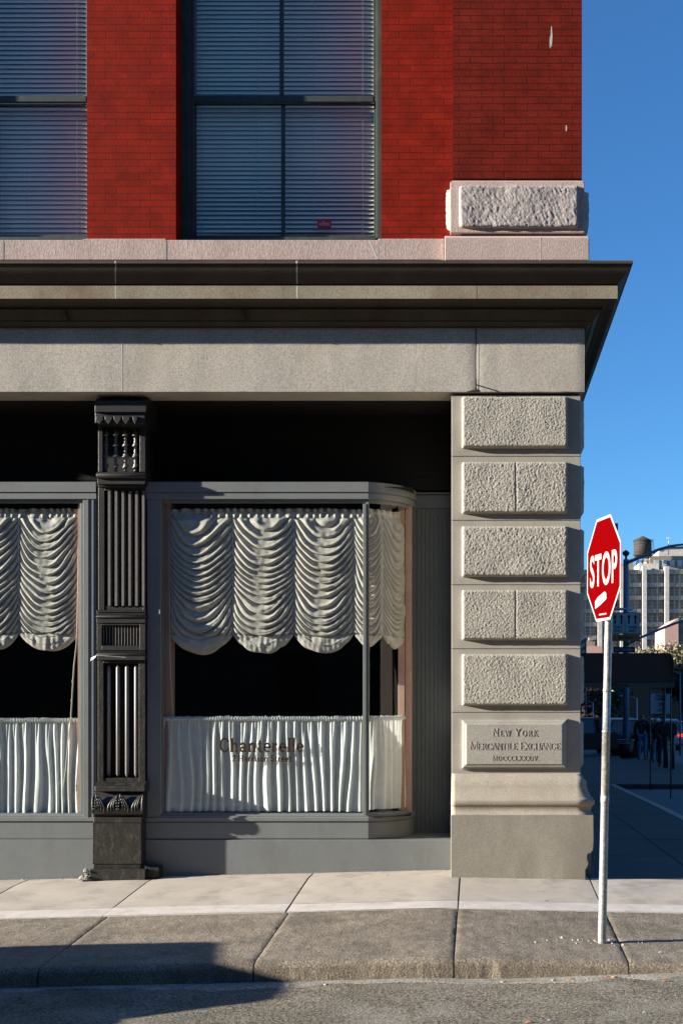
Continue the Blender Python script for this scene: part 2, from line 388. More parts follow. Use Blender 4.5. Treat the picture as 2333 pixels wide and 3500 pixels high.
# pavement of the block beyond, shade put into its dark colour
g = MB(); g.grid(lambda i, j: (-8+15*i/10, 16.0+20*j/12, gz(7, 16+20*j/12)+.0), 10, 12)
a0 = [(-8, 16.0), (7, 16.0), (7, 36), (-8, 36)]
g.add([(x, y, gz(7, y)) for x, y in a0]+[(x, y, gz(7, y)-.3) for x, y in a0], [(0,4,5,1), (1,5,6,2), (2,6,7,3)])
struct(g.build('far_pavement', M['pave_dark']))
g = MB(); y0, y1 = -3.9, -4.02                       # crosswalk bar at the lower right
g.grid(lambda i, j: (.92+3*i/20, -4.20-.75*j/4, road_z(.92+3*i/20, -4.20-.75*j/4)+.004), 20, 4)
struct(g.build('crosswalk_line', M['whitepaint']))
g = MB()
g.grid(lambda i, j: (7.06+.12*i, 16.3+.9*j, gz(7, 16.3+.9*j)-.13), 1, 24)
g.grid(lambda i, j: (9.0+3*i, 40+.4*j, gz(7, 40)-.13), 4, 1)
struct(g.build('lane_line', M['whitepaint']))

# ================================================================ the corner building
B = thing('corner_building', 'red brick and granite corner building with a grey painted shopfront', 'building', (0, 0, 0))
XR = .966; XL = -6.6; TOP = 14.0
# brick wall with two window openings
wx2 = (X(404), X(875)); wx1 = (X(200)-1.92, X(200)); zs0 = Z(553); zt0 = 9.4
g = MB()
for a, b, z0, z1 in ((XL, wx1[0], zs0, TOP), (wx1[1], wx2[0], zs0, TOP), (wx2[1], .1, zs0, TOP)): g.box(a, b, 0, .42, z0, z1)
for a, b in (wx1, wx2): g.box(a+.0005, b-.0005, .001, .42, zt0, TOP)
g.box(.1005, XR-.003, .31, 22, 6.2, TOP)
g.box(XL, .1, 5.0, 22, 4.6, TOP); g.box(XL, XL+.3, .43, 4.99, 4.6, TOP); g.box(XL+.31, .0995, .43, 4.99, 11, TOP-.01)
g.build('brick_wall', M['brick'], B)
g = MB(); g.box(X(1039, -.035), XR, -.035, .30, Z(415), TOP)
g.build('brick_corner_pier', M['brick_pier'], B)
for u, v0_, v1_, w in ((1265, 66, 112, .010), (1262, 88, 116, .006), (1299, 292, 306, .008)):
    Yd = -.0356 if u > 1039 else -.0006
    g = MB(); g.prism([(X(u,Yd)-w*.3, Z(v0_)), (X(u,Yd)+w*.4, Z(v0_)), (X(u,Yd)+w, Z((v0_+v1_)/2)), (X(u,Yd)+w*.3, Z(v1_)), (X(u,Yd)-w*.5, Z(v1_)), (X(u,Yd)-w*.6, Z(v0_+(v1_-v0_)*.4))], Yd, Yd+.004); g.build('white_drip', M['joint_white'], B)
# granite band under the windows
z_b0, z_b1 = Z(599, 0), Z(553, 0)
g = MB(); xs_ = [XL, X(10), X(208), X(383), X(868), X(1019)]
for k in range(len(xs_)-1):
    a, b = xs_[k], xs_[k+1]; lug = k in (2, 4)
    g.box(a+.0015, b-.0015, -.02 if not lug else -.0212, .3, z_b0, z_b1+(.012 if lug else 0))
g.add([(X(186), -.021, z_b1-.002), (X(200), -.021, z_b1+.012), (X(208), -.021, z_b1+.012), (X(208), -.021, z_b1-.002),
       (X(186), .2, z_b1-.002), (X(200), .2, z_b1+.012), (X(208), .2, z_b1+.012), (X(208), .2, z_b1-.002)],
      [(0,3,2,1),(4,5,6,7),(0,1,5,4),(1,2,6,5)])
g.build('sill_course', M['pink'], B, .006)
g = MB()
for u in (10, 208, 383, 868, 882): g.box(X(u)-.003, X(u)+.003, -.0218, 0, z_b0+.005, z_b1-.004)
g.prism([(X(847), z_b1-.01), (X(851), z_b1-.01), (X(868), z_b0+.01), (X(864), z_b0+.01)], -.0208, -.01)
q8 = MB(); q8.v = g.v[:40]; q8.build_each('mortar_joint', M['joint_white'], B); q9 = MB(); q9.add(g.v[40:], [(0,1,2,3),(7,6,5,4),(0,4,5,1),(1,5,6,2),(2,6,7,3),(3,7,4,0)]); q9.build('mortar_joint', M['joint_white'], B)
# pier base: plain block and rock-faced block, both returning along the side
def ret(x0, xr, y0, yb): return [(x0, yb*0+.25, 0, 0), (x0, y0, -1, -1), (xr, y0, 1, -1), (xr, yb, 1, 0)]
g = MB(); g.box(X(1020,-.1), X(1352,-.1), -.10, 22, Z(598,-.1), Z(547,-.1))
g.prism([(-.10, Z(547,-.1)), (-.035, Z(539,-.1)+.012), (.6, Z(539,-.1)+.012), (.6, Z(547,-.1))], X(1020,-.1), X(1352,-.1), 'x')
g.build('pier_footing', M['pink'], B, .008)
g = MB(); g.box(X(1240,-.1)-.003, X(1240,-.1)+.003, -.1008, -.09, Z(598,-.1), Z(546,-.1)); g.build('footing_joint', M['joint_white'], B)
g = MB(); g.box(X(1033,-.06), X(1341,-.06), -.06, 22, Z(536,-.06)+.004, Z(418,-.06))
g.add([(X(1033,-.06), -.06, Z(418,-.06)), (X(1341,-.06), -.06, Z(418,-.06)), (XR, -.03, Z(413,-.06)+.004), (X(1039,-.03), -.03, Z(413,-.06)+.004),
       (X(1341,-.06), 22, Z(418,-.06)), (XR, 22, Z(413,-.06))], [(0,1,2,3), (1,4,5,2)])
g.build('pier_block', M['pink'], B, .006)
def rough(mb, x0, x1, z0, z1, Y, prot, r, amp, sc, seed, st=.009, kind='hammer', split=None, face='front'):
    nu = int((x1-x0)/st); nv = int((z1-z0)/st)
    def warp(t):      # denser near the edge
        return t
    def P(i, j):
        s = i/nu; t = j/nv; x = x0+(x1-x0)*s; z = z0+(z1-z0)*t
        dx = min(x-x0, x1-x); dz = min(z-z0, z1-z)
        if kind == 'rock':
            w = .014*nz(x*9, z*9, seed); dx = max(0, dx+w*(1 if dx > .001 else 0)); dz = max(0, dz+w*(1 if dz > .001 else 0))
        c = max(0, 1-dx/r); d = max(0, 1-dz/r); q = min(1, sqrt(c*c+d*d)); h = prot*sqrt(max(0, 1-q**2.4))
        e = 1-q**3
        if kind == 'hammer':
            nn = nz(x*sc, z*sc*.8, seed)+.6*nz(x*sc*2.1, z*sc*1.7, seed+5); h += amp*nn*e+.004*nz(x*4, z*4, seed)
        elif kind == 'rock':
            a = x*.87+z*.5; b = -x*.5+z*.87
            nn = nz(b*20, a*48, seed)+.7*nz(b*44, a*90, seed+2)+.5*nz(x*6, z*6, seed); h += amp*nn*e+.012*nz(x*3, z*3, seed+8)*e
        else: h += amp*nz(x*sc, z*sc, seed)*e
        if split is not None:
            gap = abs(x-split-.003*nz(z*20, seed)); h -= .011*max(0, 1-gap/.007) if gap < .007 else 0
        if i in (0, nu) or j in (0, nv): h = -.01
        if face == 'front': return (x, Y-h, z)
        return (Y+h, x, z)
    mb.grid(P, nu, nv)
g = MB(); rough(g, X(1053,-.06), X(1328,-.06), Z(526,-.06), Z(428,-.06), -.06, .036, .03, .0038, 30, 3.3, .0075, 'rock')
g.build('rock_face', M['pink_rough'], B)
g = MB(); rough(g, .02, .9, Z(526,-.06), Z(428,-.06), X(1341,-.06), .05, .03, .012, 30, 6.3, .02, 'rock', face='side'); g.build('rock_face', M['pink_rough'], B)
g = MB(); rough(g, 0, .10, Z(526,-.06), Z(430,-.06), -.06, .04, .03, .01, 30, 6.3, .012, 'rock', face='side')
m_ = [(2*X(1033,-.06)-(p[0]-(-.06)) - X(1033,-.06), p[1]-.03, p[2]) for p in g.v]; g.v = m_; g.build('rock_face', M['pink_rough'], B)

# cornice with its return along the side street
def corner_path(yb=22): return [(XL, -.03, 0, -1), (.99, -.03, 1, -1), (.99, yb, 1, 0)]
def zc(v, p): return Z(v, -.03-p)
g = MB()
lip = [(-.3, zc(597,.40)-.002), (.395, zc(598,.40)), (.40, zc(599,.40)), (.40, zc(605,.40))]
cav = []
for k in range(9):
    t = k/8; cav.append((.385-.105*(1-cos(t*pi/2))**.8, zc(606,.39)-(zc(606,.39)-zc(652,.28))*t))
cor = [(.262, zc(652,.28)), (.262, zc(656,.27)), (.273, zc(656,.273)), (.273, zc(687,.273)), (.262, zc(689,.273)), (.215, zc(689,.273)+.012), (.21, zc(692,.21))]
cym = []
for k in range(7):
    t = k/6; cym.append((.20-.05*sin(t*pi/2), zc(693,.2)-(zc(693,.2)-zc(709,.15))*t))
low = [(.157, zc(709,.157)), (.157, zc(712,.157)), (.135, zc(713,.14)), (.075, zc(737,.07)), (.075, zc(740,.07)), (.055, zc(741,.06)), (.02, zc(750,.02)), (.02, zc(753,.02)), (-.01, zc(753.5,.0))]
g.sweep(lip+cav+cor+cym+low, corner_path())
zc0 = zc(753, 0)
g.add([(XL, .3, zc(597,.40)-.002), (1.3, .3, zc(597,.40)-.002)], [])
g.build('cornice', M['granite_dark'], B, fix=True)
g = MB()                                            # dressed sunlit corona face, kept lighter than the shade-darkened cornice
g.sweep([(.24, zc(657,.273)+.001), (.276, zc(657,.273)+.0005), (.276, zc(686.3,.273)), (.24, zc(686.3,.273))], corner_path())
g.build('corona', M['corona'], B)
for u, w in ((265, .006), (681, .008)):
    g = MB()
    x = X(u, -.43); g.box(x-w, x+w, -.4308, -.40, zc(605,.40), zc(599.5,.40))
    x2 = X(u+1, -.3); g.box(x2-w*.7, x2+w*.7, -.3066, -.28, zc(686,.273), zc(657,.273))
    for k in range(8):
        a, b = cav[k], cav[k+1]; jx_ = x+(x2-x)*k/8
        g.add([(jx_-w*.6, -.0306-a[0], a[1]), (jx_+w*.6, -.0306-a[0], a[1]), (jx_+w*.6, -.0306-b[0], b[1]), (jx_-w*.6, -.0306-b[0], b[1])], [(0,1,2,3)])
    g.build('cornice_joint', M['joint_white'], B)
g = MB(); x = X(1094, -.3); g.box(x-.0015, x+.0015, -.3065, -.28, zc(686,.273), zc(657,.273)); g.box(X(157,-.13)-.0015, X(157,-.13)+.0015, -.19, -.03, zc(738,.1), zc(712,.1))
g.box(X(565,-.13)-.002, X(565,-.13)+.002, -.19, -.03, zc(738,.1), zc(712,.1)); g.build_each('cornice_crack', M['joint_dark'], B)

# frieze: long stones with slightly bowed faces
zf0, zf1 = Z(900, -.03), zc0+.02
g = MB(); fx = [XL, X(1092, -.03), .99]
for k in range(2):
    a, b = fx[k]+.0015, fx[k+1]-.0015; nu = int((b-a)/.04); nv = 14
    def P(i, j):
        x = a+(b-a)*i/nu; z = zf0+(zf1-zf0)*j/nv; w = .0025*nz(x*1.5, z*1.5, k)+.0012*nz(x*7, z*3, k)
        e = .0
        if j == 0: z += .006*max(0, nz(x*8, k, 2)-.1)
        if i in (0, nu): e = .004
        return (x, -.03-w+e, z)
    g.grid(P, nu, nv)
    m = [P(i, 0) for i in range(nu+1)]; nn = len(m)
    g.add(m+[(p[0], 1.25, p[2]) for p in m], [(q, q+1, nn+q+1, nn+q) for q in range(nn-1)])
g.box(.988, .99, -.026, 22, zf0, zf1); g.box(.5, .987, 1.26, 22, zf0, zf1)
g.build('frieze', M['granite'], B)
g = MB()
pts = [(X(1092,-.03)+.004*nz(k*3.1), -.034, zf0+(zf1-zf0)*k/10) for k in range(11)]
for k in range(10):
    a, b = pts[k], pts[k+1]; w = .004+.003*(k < 2)
    g.add([(a[0]-w, a[1], a[2]), (a[0]+w, a[1], a[2]), (b[0]+w, b[1], b[2]), (b[0]-w, b[1], b[2])], [(0,1,2,3)])
g.prism([(X(1070,-.03), zf0-.0), (X(1082,-.03), zf0+.012), (X(1092,-.03), zf0+.028), (X(1098,-.03), zf0+.02), (X(1100,-.03), zf0)], -.0335, -.02)
g.build('frieze_crack', M['joint_dark'], B)
g = MB(); g.box(X(281,-.03)-.003, X(281,-.03)+.003, -.0312, -.02, zf0+.01, zf1-.01); g.build('frieze_joint', M['joint_white'], B)
g = MB(); g.tube([(X(1091,-.05), -.03, Z(882,-.05)), (X(1091,-.08), -.07, Z(884,-.08)), (X(1093,-.1), -.10, Z(892,-.1)), (X(1090,-.09), -.09, Z(897,-.09)), (X(1089,-.05), -.05, Z(893,-.05))], .006, 6)
g.build('iron_hook', M['iron'], B)

# rooms behind the glass
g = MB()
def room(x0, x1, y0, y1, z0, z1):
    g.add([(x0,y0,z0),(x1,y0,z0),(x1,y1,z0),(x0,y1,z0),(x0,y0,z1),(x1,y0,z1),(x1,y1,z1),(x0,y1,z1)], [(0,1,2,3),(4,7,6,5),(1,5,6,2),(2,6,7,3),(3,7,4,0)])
g.box(XL-.3, XL-.001, .345, 4.9, -.4, 4.515); room(XL+.3, .1, .42, 4.9, 5.6, 10.9); room(XL, -.30, .9, 4.9, .2, 4.45)  # first box: unseen end wall added to stop sun entering the recess
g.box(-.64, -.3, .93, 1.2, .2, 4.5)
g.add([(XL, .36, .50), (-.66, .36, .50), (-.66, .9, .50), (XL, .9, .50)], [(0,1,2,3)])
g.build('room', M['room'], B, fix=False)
# dark transom recess above the shop windows
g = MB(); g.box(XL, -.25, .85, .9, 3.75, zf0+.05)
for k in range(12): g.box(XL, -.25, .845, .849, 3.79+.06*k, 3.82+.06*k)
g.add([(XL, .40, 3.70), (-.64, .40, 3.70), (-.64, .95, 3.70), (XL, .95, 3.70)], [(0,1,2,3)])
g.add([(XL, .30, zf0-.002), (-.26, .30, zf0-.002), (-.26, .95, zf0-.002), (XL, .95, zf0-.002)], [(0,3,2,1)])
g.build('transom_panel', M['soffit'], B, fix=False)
# side elevation, seen only from further right
g = MB(); g.box(-.2, XR-.02, 1.6, 22, -.6, zf0-.001); g.build('side_wall', M['granite_smooth'], B)
for k in range(4):
    y = 3.2+4.6*k
    s = MB(); s.box(XR-.03, XR+.012, y, y+1.9, 1.1, 3.9); so = s.build('side_window', M['green_frame'], B)
    s = MB(); s.box(XR, XR+.016, y+.1, y+.9, 1.2, 3.8); s.box(XR, XR+.016, y+1.0, y+1.8, 1.2, 3.8); s.build('pane', M['room'], so)

# ---------------------------------------------------------------- rusticated pier
px0, px1 = X(1036), X(1332)
g = MB(); g.box(px0, px1, 0, 1.58, Z(1782), Z(908)); 
pier = g.build('stone_pier', M['granite_smooth'], B, .004)
g = MB()
for v in (1048, 1195, 1343, 1490, 1636):
    g.box(px0+.002, px1-.002, -.0025, .01, Z(v)-.002, Z(v)+.002); 
g.box(px1-.01, px1+.0025, 0, 1.5, Z(1048)-.002, Z(1048)+.002)
g.build_each('bed_joint', M['joint_dark'], pier)
rows = [(912, 1031, None), (1062, 1181, 1183), (1209, 1326, None), (1355, 1471, 1183), (1502, 1621, None)]
for k, (v0, v1, sp) in enumerate(rows):
    g = MB(); rough(g, X(1059), X(1303), Z(v1), Z(v0), 0, .058, .028, .0036, 92, 2.7*k+1, .0070, 'hammer', X(sp) if sp else None)
    g.build('quoin_block', M['granite_rough'], pier)
    g = MB(); rough(g, .06, 1.02, Z(v1), Z(v0), px1, .04, .035, .003, 40, 2.7*k+31, .03, 'hammer', None, 'side'); g.build('quoin_block', M['granite_rough'], pier)
g = MB(); rough(g, .06, 1.02, Z(1765), Z(1652), px1, .035, .03, .001, 40, 2.7, .03, 'hammer', None, 'side'); g.build('quoin_block', M['granite_smooth'], pier)
# inscribed plaque: stepped ogee frame round a flat field
g = MB()
u0, u1, v0, v1 = 1058, 1301, 1651, 1767
def rect(uu0, uu1, vv0, vv1, y): return [(X(uu0), y, Z(vv1)), (X(uu1), y, Z(vv1)), (X(uu1), y, Z(vv0)), (X(uu0), y, Z(vv0))]
rings = [(0, 0.01), (0, -.022), (3, -.024), (3.5, -.034), (6, -.046), (9, -.05), (12, -.058), (13, -.062)]
vv = []; ff = []
for ins, y in rings: vv += rect(u0+ins, u1-ins, v0+ins, v1-ins, y)
for r in range(len(rings)-1):
    for q in range(4): ff.append((r*4+q, r*4+(q+1) % 4, (r+1)*4+(q+1) % 4, (r+1)*4+q))
ff.append(tuple((len(rings)-1)*4+q for q in range(4)))
g.add(vv, ff); plq = g.build('plaque', M['granite_smooth'], pier)
# pier base mouldings and plinth
g = MB(); zb = lambda v, p=0: Z(v, -p)
prof = [(-.02, zb(1776)), (.0, zb(1777)), (.012, zb(1779,.01)), (.03, zb(1790,.03)), (.05, zb(1793,.05)), (.053, zb(1808,.05)), (.058, zb(1812,.06))]
for k in range(1, 8):
    t = k/7; prof.append((.058+.062*(t**1.15), zb(1812,.06)+(zb(1838,.12)-zb(1812,.06))*(1-(1-t)**1.25)))
for k in range(1, 7):
    t = k/6*pi*.62; prof.append((.12+.006*sin(t)-.02*(1-cos(t)), zb(1838,.12)-.055*sin(t*.8)))
prof += [(.09, zb(1859,.1)), (.088, zb(1863,.1)), (.10, zb(1868,.1)), (.112, zb(1872,.11))]
bp = [(px0, .5, -.02, 0), (px0, 0, -.02, -1)] + [(px0+(px1-px0)*k/30, 0, 0, -1) for k in range(1, 30)] + [(px1, 0, 1, -1), (px1, 1.5, 1, 0)]
g.sweep(prof, bp, True)
g.build('base_moulding', M['granite_warm'], pier)
g = MB(); xr2 = px1+.112; Yp = -.112; ztp = zb(1872,.11)
edge = [(xr2, ztp), (xr2+.002, zb(1930,.11)), (xr2-.003, zb(1952,.11)), (xr2-.025, zb(1960,.11)), (xr2-.055, zb(1962,.11)), (xr2-.06, zb(1972,.11)), (xr2-.045, zb(1983,.11)), (xr2-.058, zb(1992,.11)), (xr2-.075, zb(1999,.11)), (xr2-.07, -.2)]
g.prism([(px0-.004, -.2), (px0-.004, ztp)] + edge, Yp, .45)
g.box(px0, xr2-.09, .45, 1.5, -.2, ztp); g.box(xr2-.14, xr2-.005, .1, 1.5, -.4, ztp)
g.build('plinth', M['plinth'], pier, .006)

# ---------------------------------------------------------------- serif lettering from strokes
def arc(cx, cy, rx, ry, a0, a1, n=9): return [(cx+rx*cos(radians(a0+(a1-a0)*k/n)), cy+ry*sin(radians(a0+(a1-a0)*k/n))) for k in range(n+1)]
TH, TN = .115, .055
GL = {
 'N': (.80, [([(.12,0),(.12,1)],TN),([(.12,1),(.68,0)],TH),([(.68,0),(.68,1)],TN)]),
 'E': (.66, [([(.16,0),(.16,1)],TH),([(.1,.97),(.58,.97),(.58,.82)],TN),([(.16,.52),(.44,.52),(.44,.42)],TN),([(.1,.03),(.60,.03),(.60,.2)],TN)]),
 'W': (1.02,[([(.08,1),(.32,0)],TH),([(.32,0),(.52,.95)],TN),([(.52,.95),(.74,0)],TH),([(.74,0),(.96,1)],TN)]),
 'Y': (.76, [([(.06,1),(.38,.45)],TH),([(.70,1),(.38,.45)],TN),([(.38,.5),(.38,0)],TH)]),
 'O': (.84, [(arc(.42,.5,.32,.48,90,450,16),.10)]),
 'R': (.76, [([(.16,0),(.16,1)],TH),([(.1,.97),(.36,.97)]+arc(.36,.73,.2,.24,90,-90,6)+[(.16,.49)],.09),([(.36,.49),(.68,0)],TH)]),
 'K': (.78, [([(.16,0),(.16,1)],TH),([(.66,1),(.2,.45)],TN),([(.3,.55),(.70,0)],TH)]),
 'M': (.98, [([(.12,0),(.12,1)],TN),([(.12,1),(.48,.05)],TH),([(.48,.05),(.84,1)],TN),([(.84,1),(.84,0)],TH)]),
 'C': (.76, [([(.66,.72),(.66,.86)]+arc(.42,.5,.32,.48,50,310,12)+[(.67,.24)],.095)]),
 'A': (.80, [([(.08,0),(.40,1)],TN),([(.40,1),(.72,0)],TH),([(.2,.33),(.6,.33)],TN)]),
 'T': (.72, [([(.36,0),(.36,1)],TH),([(.06,.8),(.06,.97),(.66,.97),(.66,.8)],TN)]),
 'I': (.36, [([(.18,0),(.18,1)],TH)]),
 'L': (.64, [([(.16,0),(.16,1)],TH),([(.1,.03),(.58,.03),(.58,.22)],TN)]),
 'X': (.78, [([(.08,1),(.70,0)],TH),([(.68,1),(.10,0)],TN)]),
 'H': (.86, [([(.16,0),(.16,1)],TH),([(.70,0),(.70,1)],TH),([(.16,.5),(.70,.5)],TN)]),
 'G': (.82, [([(.66,.72),(.66,.86)]+arc(.42,.5,.32,.48,50,290,12)+[(.66,.14),(.66,.42)],.095),([(.52,.42),(.76,.42)],TN)]),
 'D': (.82, [([(.16,0),(.16,1)],TH),([(.1,.97),(.34,.97)]+arc(.34,.5,.38,.47,90,-90,10)+[(.1,.03)],.08)]),
 'V': (.78, [([(.08,1),(.40,0)],TH),([(.40,0),(.70,1)],TN)]),
 'S': (.62, [([(.52,.76)]+arc(.31,.75,.2,.22,20,250,8)+arc(.31,.26,.22,.24,70,-160,8)+[(.08,.24)],.09)]),
 '.': (.26, [([(.1,.06),(.2,.06)],.12)]),
 '2': (.60, [(arc(.3,.72,.2,.26,170,-30,8)+[(.08,.04),(.54,.04)],.09)]),
 'h': (.66, [([(.15,0),(.15,1.0)],.11),([(.15,.48)]+arc(.34,.42,.17,.2,150,0,6)+[(.51,0)],.10)]),
 'a': (.60, [([(.12,.50)]+arc(.28,.46,.16,.16,130,0,6)+[(.44,0.02),(.54,.02)],.10),(arc(.27,.18,.17,.16,40,390,10),.08)]),
 'n': (.68, [([(.15,0),(.15,.62)],.11),([(.15,.48)]+arc(.34,.42,.17,.2,150,0,6)+[(.51,0)],.10)]),
 't': (.44, [([(.2,.85),(.2,.12)]+arc(.31,.12,.11,.1,180,300,4),.10),([(.06,.6),(.38,.6)],.06)]),
 'e': (.60, [([(.1,.34),(.5,.34)]+arc(.30,.32,.2,.3,0,310,12),.085)]),
 'r': (.50, [([(.15,0),(.15,.62)],.11),([(.15,.42),(.26,.56),(.42,.56)],.10)]),
 'l': (.32, [([(.15,0),(.15,1.02)],.11)]),
 'i': (.32, [([(.15,0),(.15,.62)],.11),([(.10,.86),(.20,.86)],.11)]),
 's': (.50, [([(.42,.48)]+arc(.25,.46,.15,.13,30,250,6)+arc(.25,.17,.17,.15,70,-160,6),.08)]),
 'o': (.62, [(arc(.31,.31,.21,.29,0,360,14),.09)]),
 'u': (.66, [([(.12,.6),(.12,.2)]+arc(.28,.2,.16,.18,180,330,5),.1),([(.48,.62),(.48,0)],.1)]),
}
def letters(mb, text, x, z, size, Y, depth, track=1.0, small=.78, bold=1.0):
    """front faces at Y, running in +x from x; lower-case flagged with | for small capitals"""
    k = 0; sm = False
    for ch in text:
        if ch == '|': sm = not sm; continue
        s = size*(small if sm else 1)
        if ch == ' ': x += .32*s*track; continue
        adv, strokes = GL[ch]
        for pts, w in strokes:
            todo = [(pts, w)]
            for a, b in ((pts[0], pts[1]), (pts[-1], pts[-2])):
                if any(abs(a[1]-q) < .03 for q in (0, 1, .62, 1.0)) and abs(b[1]-a[1]) > abs(b[0]-a[0])*1.1 and abs(b[1]-a[1]) > .25:
                    y = a[1]+(.025 if a[1] < .5 else -.025); todo.append(([(a[0]-.12, y), (a[0]+.12, y)], .05))
            for pp, ww in todo:
                ww *= bold
                k += 1; Yf = Y-.00003*(k % 40)
                L = []; R = []
                for i, p in enumerate(pp):
                    a = pp[max(0, i-1)]; b = pp[min(len(pp)-1, i+1)]; dx, dy = b[0]-a[0], b[1]-a[1]; l = sqrt(dx*dx+dy*dy) or 1
                    nx, ny = -dy/l*ww/2, dx/l*ww/2
                    L.append((x+s*(p[0]+nx), z+s*(p[1]+ny))); R.append((x+s*(p[0]-nx), z+s*(p[1]-ny)))
                n = len(pp); vv = []
                for q in range(n): vv += [(L[q][0], Yf, L[q][1]), (R[q][0], Yf, R[q][1]), (L[q][0], Yf+depth, L[q][1]), (R[q][0], Yf+depth, R[q][1])]
                ff = []
                for q in range(n-1):
                    a, b = q*4, q*4+4; ff += [(a, a+1, b+1, b), (a, b, b+2, a+2), (a+1, a+3, b+3, b+1)]
                ff += [(0, 2, 3, 1), ((n-1)*4, (n-1)*4+1, (n-1)*4+3, (n-1)*4+2)]
                mb.add(vv, ff)
        x += adv*s*track
    return x
def width(text, size, track=1.0, small=.78):
    w = 0; sm = False
    for ch in text:
        if ch == '|': sm = not sm; continue
        s = size*(small if sm else 1); w += (.32 if ch == ' ' else GL[ch][0])*s*track
    return w
def fit(mb, text, x0, x1, z, size, Y, depth, small=.78, bold=1.0):
    tr = (x1-x0)/width(text, size, 1, small); letters(mb, text, x0, z, size, Y, depth, tr, small, bold)
g = MB(); Yf = -.062
for tx, xa, xb_, vb, vt, sm_ in (('N|EW| Y|ORK|', 1129, 1234.5, 1690.6, 1673, .78), ('M|ERCANTILE| E|XCHANGE.|', 1077.5, 1287, 1721.5, 1703.5, .85), ('MDCCCLXXXIV.', 1128.5, 1236, 1746.5, 1735.5, .78)):
    g = MB(); fit(g, tx, X(xa), X(xb_), Z(vb), Z(vt)-Z(vb), Yf-.0026, .005, sm_)
    g.build('inscription', M['letter_stone'], plq, fix=False)
# ================================================================ shopfront
R_ = .603; A0, A1 = 18.0, 87.0; CX, CYb = X(845, .35), .35
def arcp(t):                                        # plan curve of the bent glass corner
    a = radians(A0+(A1-A0)*t); return (CX+R_*(sin(a)-sin(radians(A0))), CYb+R_*(cos(radians(A0))-cos(a)), sin(a), -cos(a))
def bay_path(xa, curve=True):
    p = [(xa, .35, 0, -1), (CX, .35, 0, -1)]
    if not curve: return p
    k0 = 1/cos(radians(A0/2)); p[1] = (CX, .35, sin(radians(A0/2))*k0, -cos(radians(A0/2))*k0)
    return p + [arcp(k/16) for k in range(1, 17)]
z1, z2, z3, zg1, zg0 = Z(1107,.33), Z(1130,.33), Z(1146,.345), Z(1155,.37), Z(1866,.37)
head = [(-.12, z1), (.02, z1), (.02, z2), (.004, z2-.002), (.004, z2-.010), (.010, z2-.011), (.010, z3), (-.02, z3), (-.022, zg1), (-.06, zg1)]
def basep(ztop=zg0):
    return [(-.10, ztop-.01), (-.03, ztop-.012), (-.022, ztop-.03), (.0, ztop-.034), (.0, Z(1877,.35)), (.012, Z(1879,.34)), (.012, Z(1886,.34)), (-.008, Z(1887,.35)), (-.008, Z(1889,.35)), (.0, Z(1890,.35)), (.0, .295), (-.008, .292), (-.008, .28)]
def shop(name, xa, xb, curve, label):
    g = MB(); 
    if curve: pth = bay_path(xa)
    else: pth = [(xa, .35, 0, -1), (xb, .35, 0, -1)]
    g.sweep(head, pth)
    o = g.build(name, M['paint'], B, label=label); g = MB()
    g.sweep(basep(), pth); g.build('base_panel', M['paint'], o); return o
sw = shop('shop_window', X(334,.35), CX, True, 'grey bay window with a bent glass corner')
sw2 = shop('shop_window', XL, X(222,.35), False, 'flat grey shop window left of the iron column')
# stiles
g = MB(); g.boxd(338, 369, 1146, 1874, .349, .40); g.boxd(369.2, 375, 1151, 1868, .383, .40); g.boxd(366.5, 368, 1151, 1868, .343, .35); g.build('stile', M['paint'], sw, .003)
g = MB(); g.boxd(191, 222, 1146, 1878, .349, .46); g.boxd(184, 190.8, 1151, 1868, .372, .44); g.build('stile', M['paint'], sw2, .003)
g = MB(); g.boxd(201, 203, 1146, 1884, .343, .35); g.boxd(213, 215, 1146, 1884, .344, .35); g.build('bead', M['paint'], sw2)
g = MB(); g.boxd(833, 840, 1157, 1872, .340, .40); g.boxd(840.1, 846.5, 1153, 1872, .352, .41); g.build('metal_mullion', M['paint'], sw, .002)
g = MB(); x0, y0, nx, ny = arcp(.97)
g.box(X(937,.84), X(947,.84), .80, .92, .30, z3); g.box(X(947,.88), X(953,.88), .86, .95, .30, z3); g.build('corner_stile', M['paint_dark'], sw, .003)
# panes
g = MB(); g.box(X(372,.38), X(836,.38), .385, .391, zg0-.03, zg1+.02); pane = g.build('glass_pane', M['glass'], sw)
g = MB(); g.box(XL, X(188,.38), .385, .391, zg0-.03, zg1+.02); g.build('glass_pane', M['glass'], sw2)
g = MB(); g.sweep([(-.035, zg0-.03), (-.035, zg1+.02)], [(CX, .35, 0, -1)][:0] + [arcp(k/20) for k in range(0, 20)], True); g.build('bent_glass_pane', M['glass'], sw)
# window lettering on the glass
g = MB(); fit(g, 'Chanterelle', X(503,.38), X(699,.38), Z(1727,.38), Z(1696,.38)-Z(1727,.38), .3835, .0008, bold=1.7)
g.build('lettering', M['brown_letters'], pane, fix=False)
g = MB(); fit(g, '2 Harrison Street', X(533,.38), X(670,.38), Z(1749,.38), Z(1735,.38)-Z(1749,.38), .3835, .0008, bold=2.2)
g.build('lettering', M['brown_letters'], pane, fix=False)
# boarded recess beside the pier
g = MB(); g.box(-.64, -.20, .90, .93, .27, z3)
xb = -.625
for k in range(10):
    w = .044; g.box(xb+.003, xb+w-.003, .893, .90, .28, z3-(.07 if 2 < k < 9 else .003)); xb += w
g.build('beadboard', M['paint_dark'], sw, .002)
g = MB(); g.box(-.655, -.2, .875, .93, z3-.005, z1-.03); g.box(-.655, -.2, .84, .93, z1-.028, z1-.012); g.build('recess_head', M['paint_dark'], sw, .003)
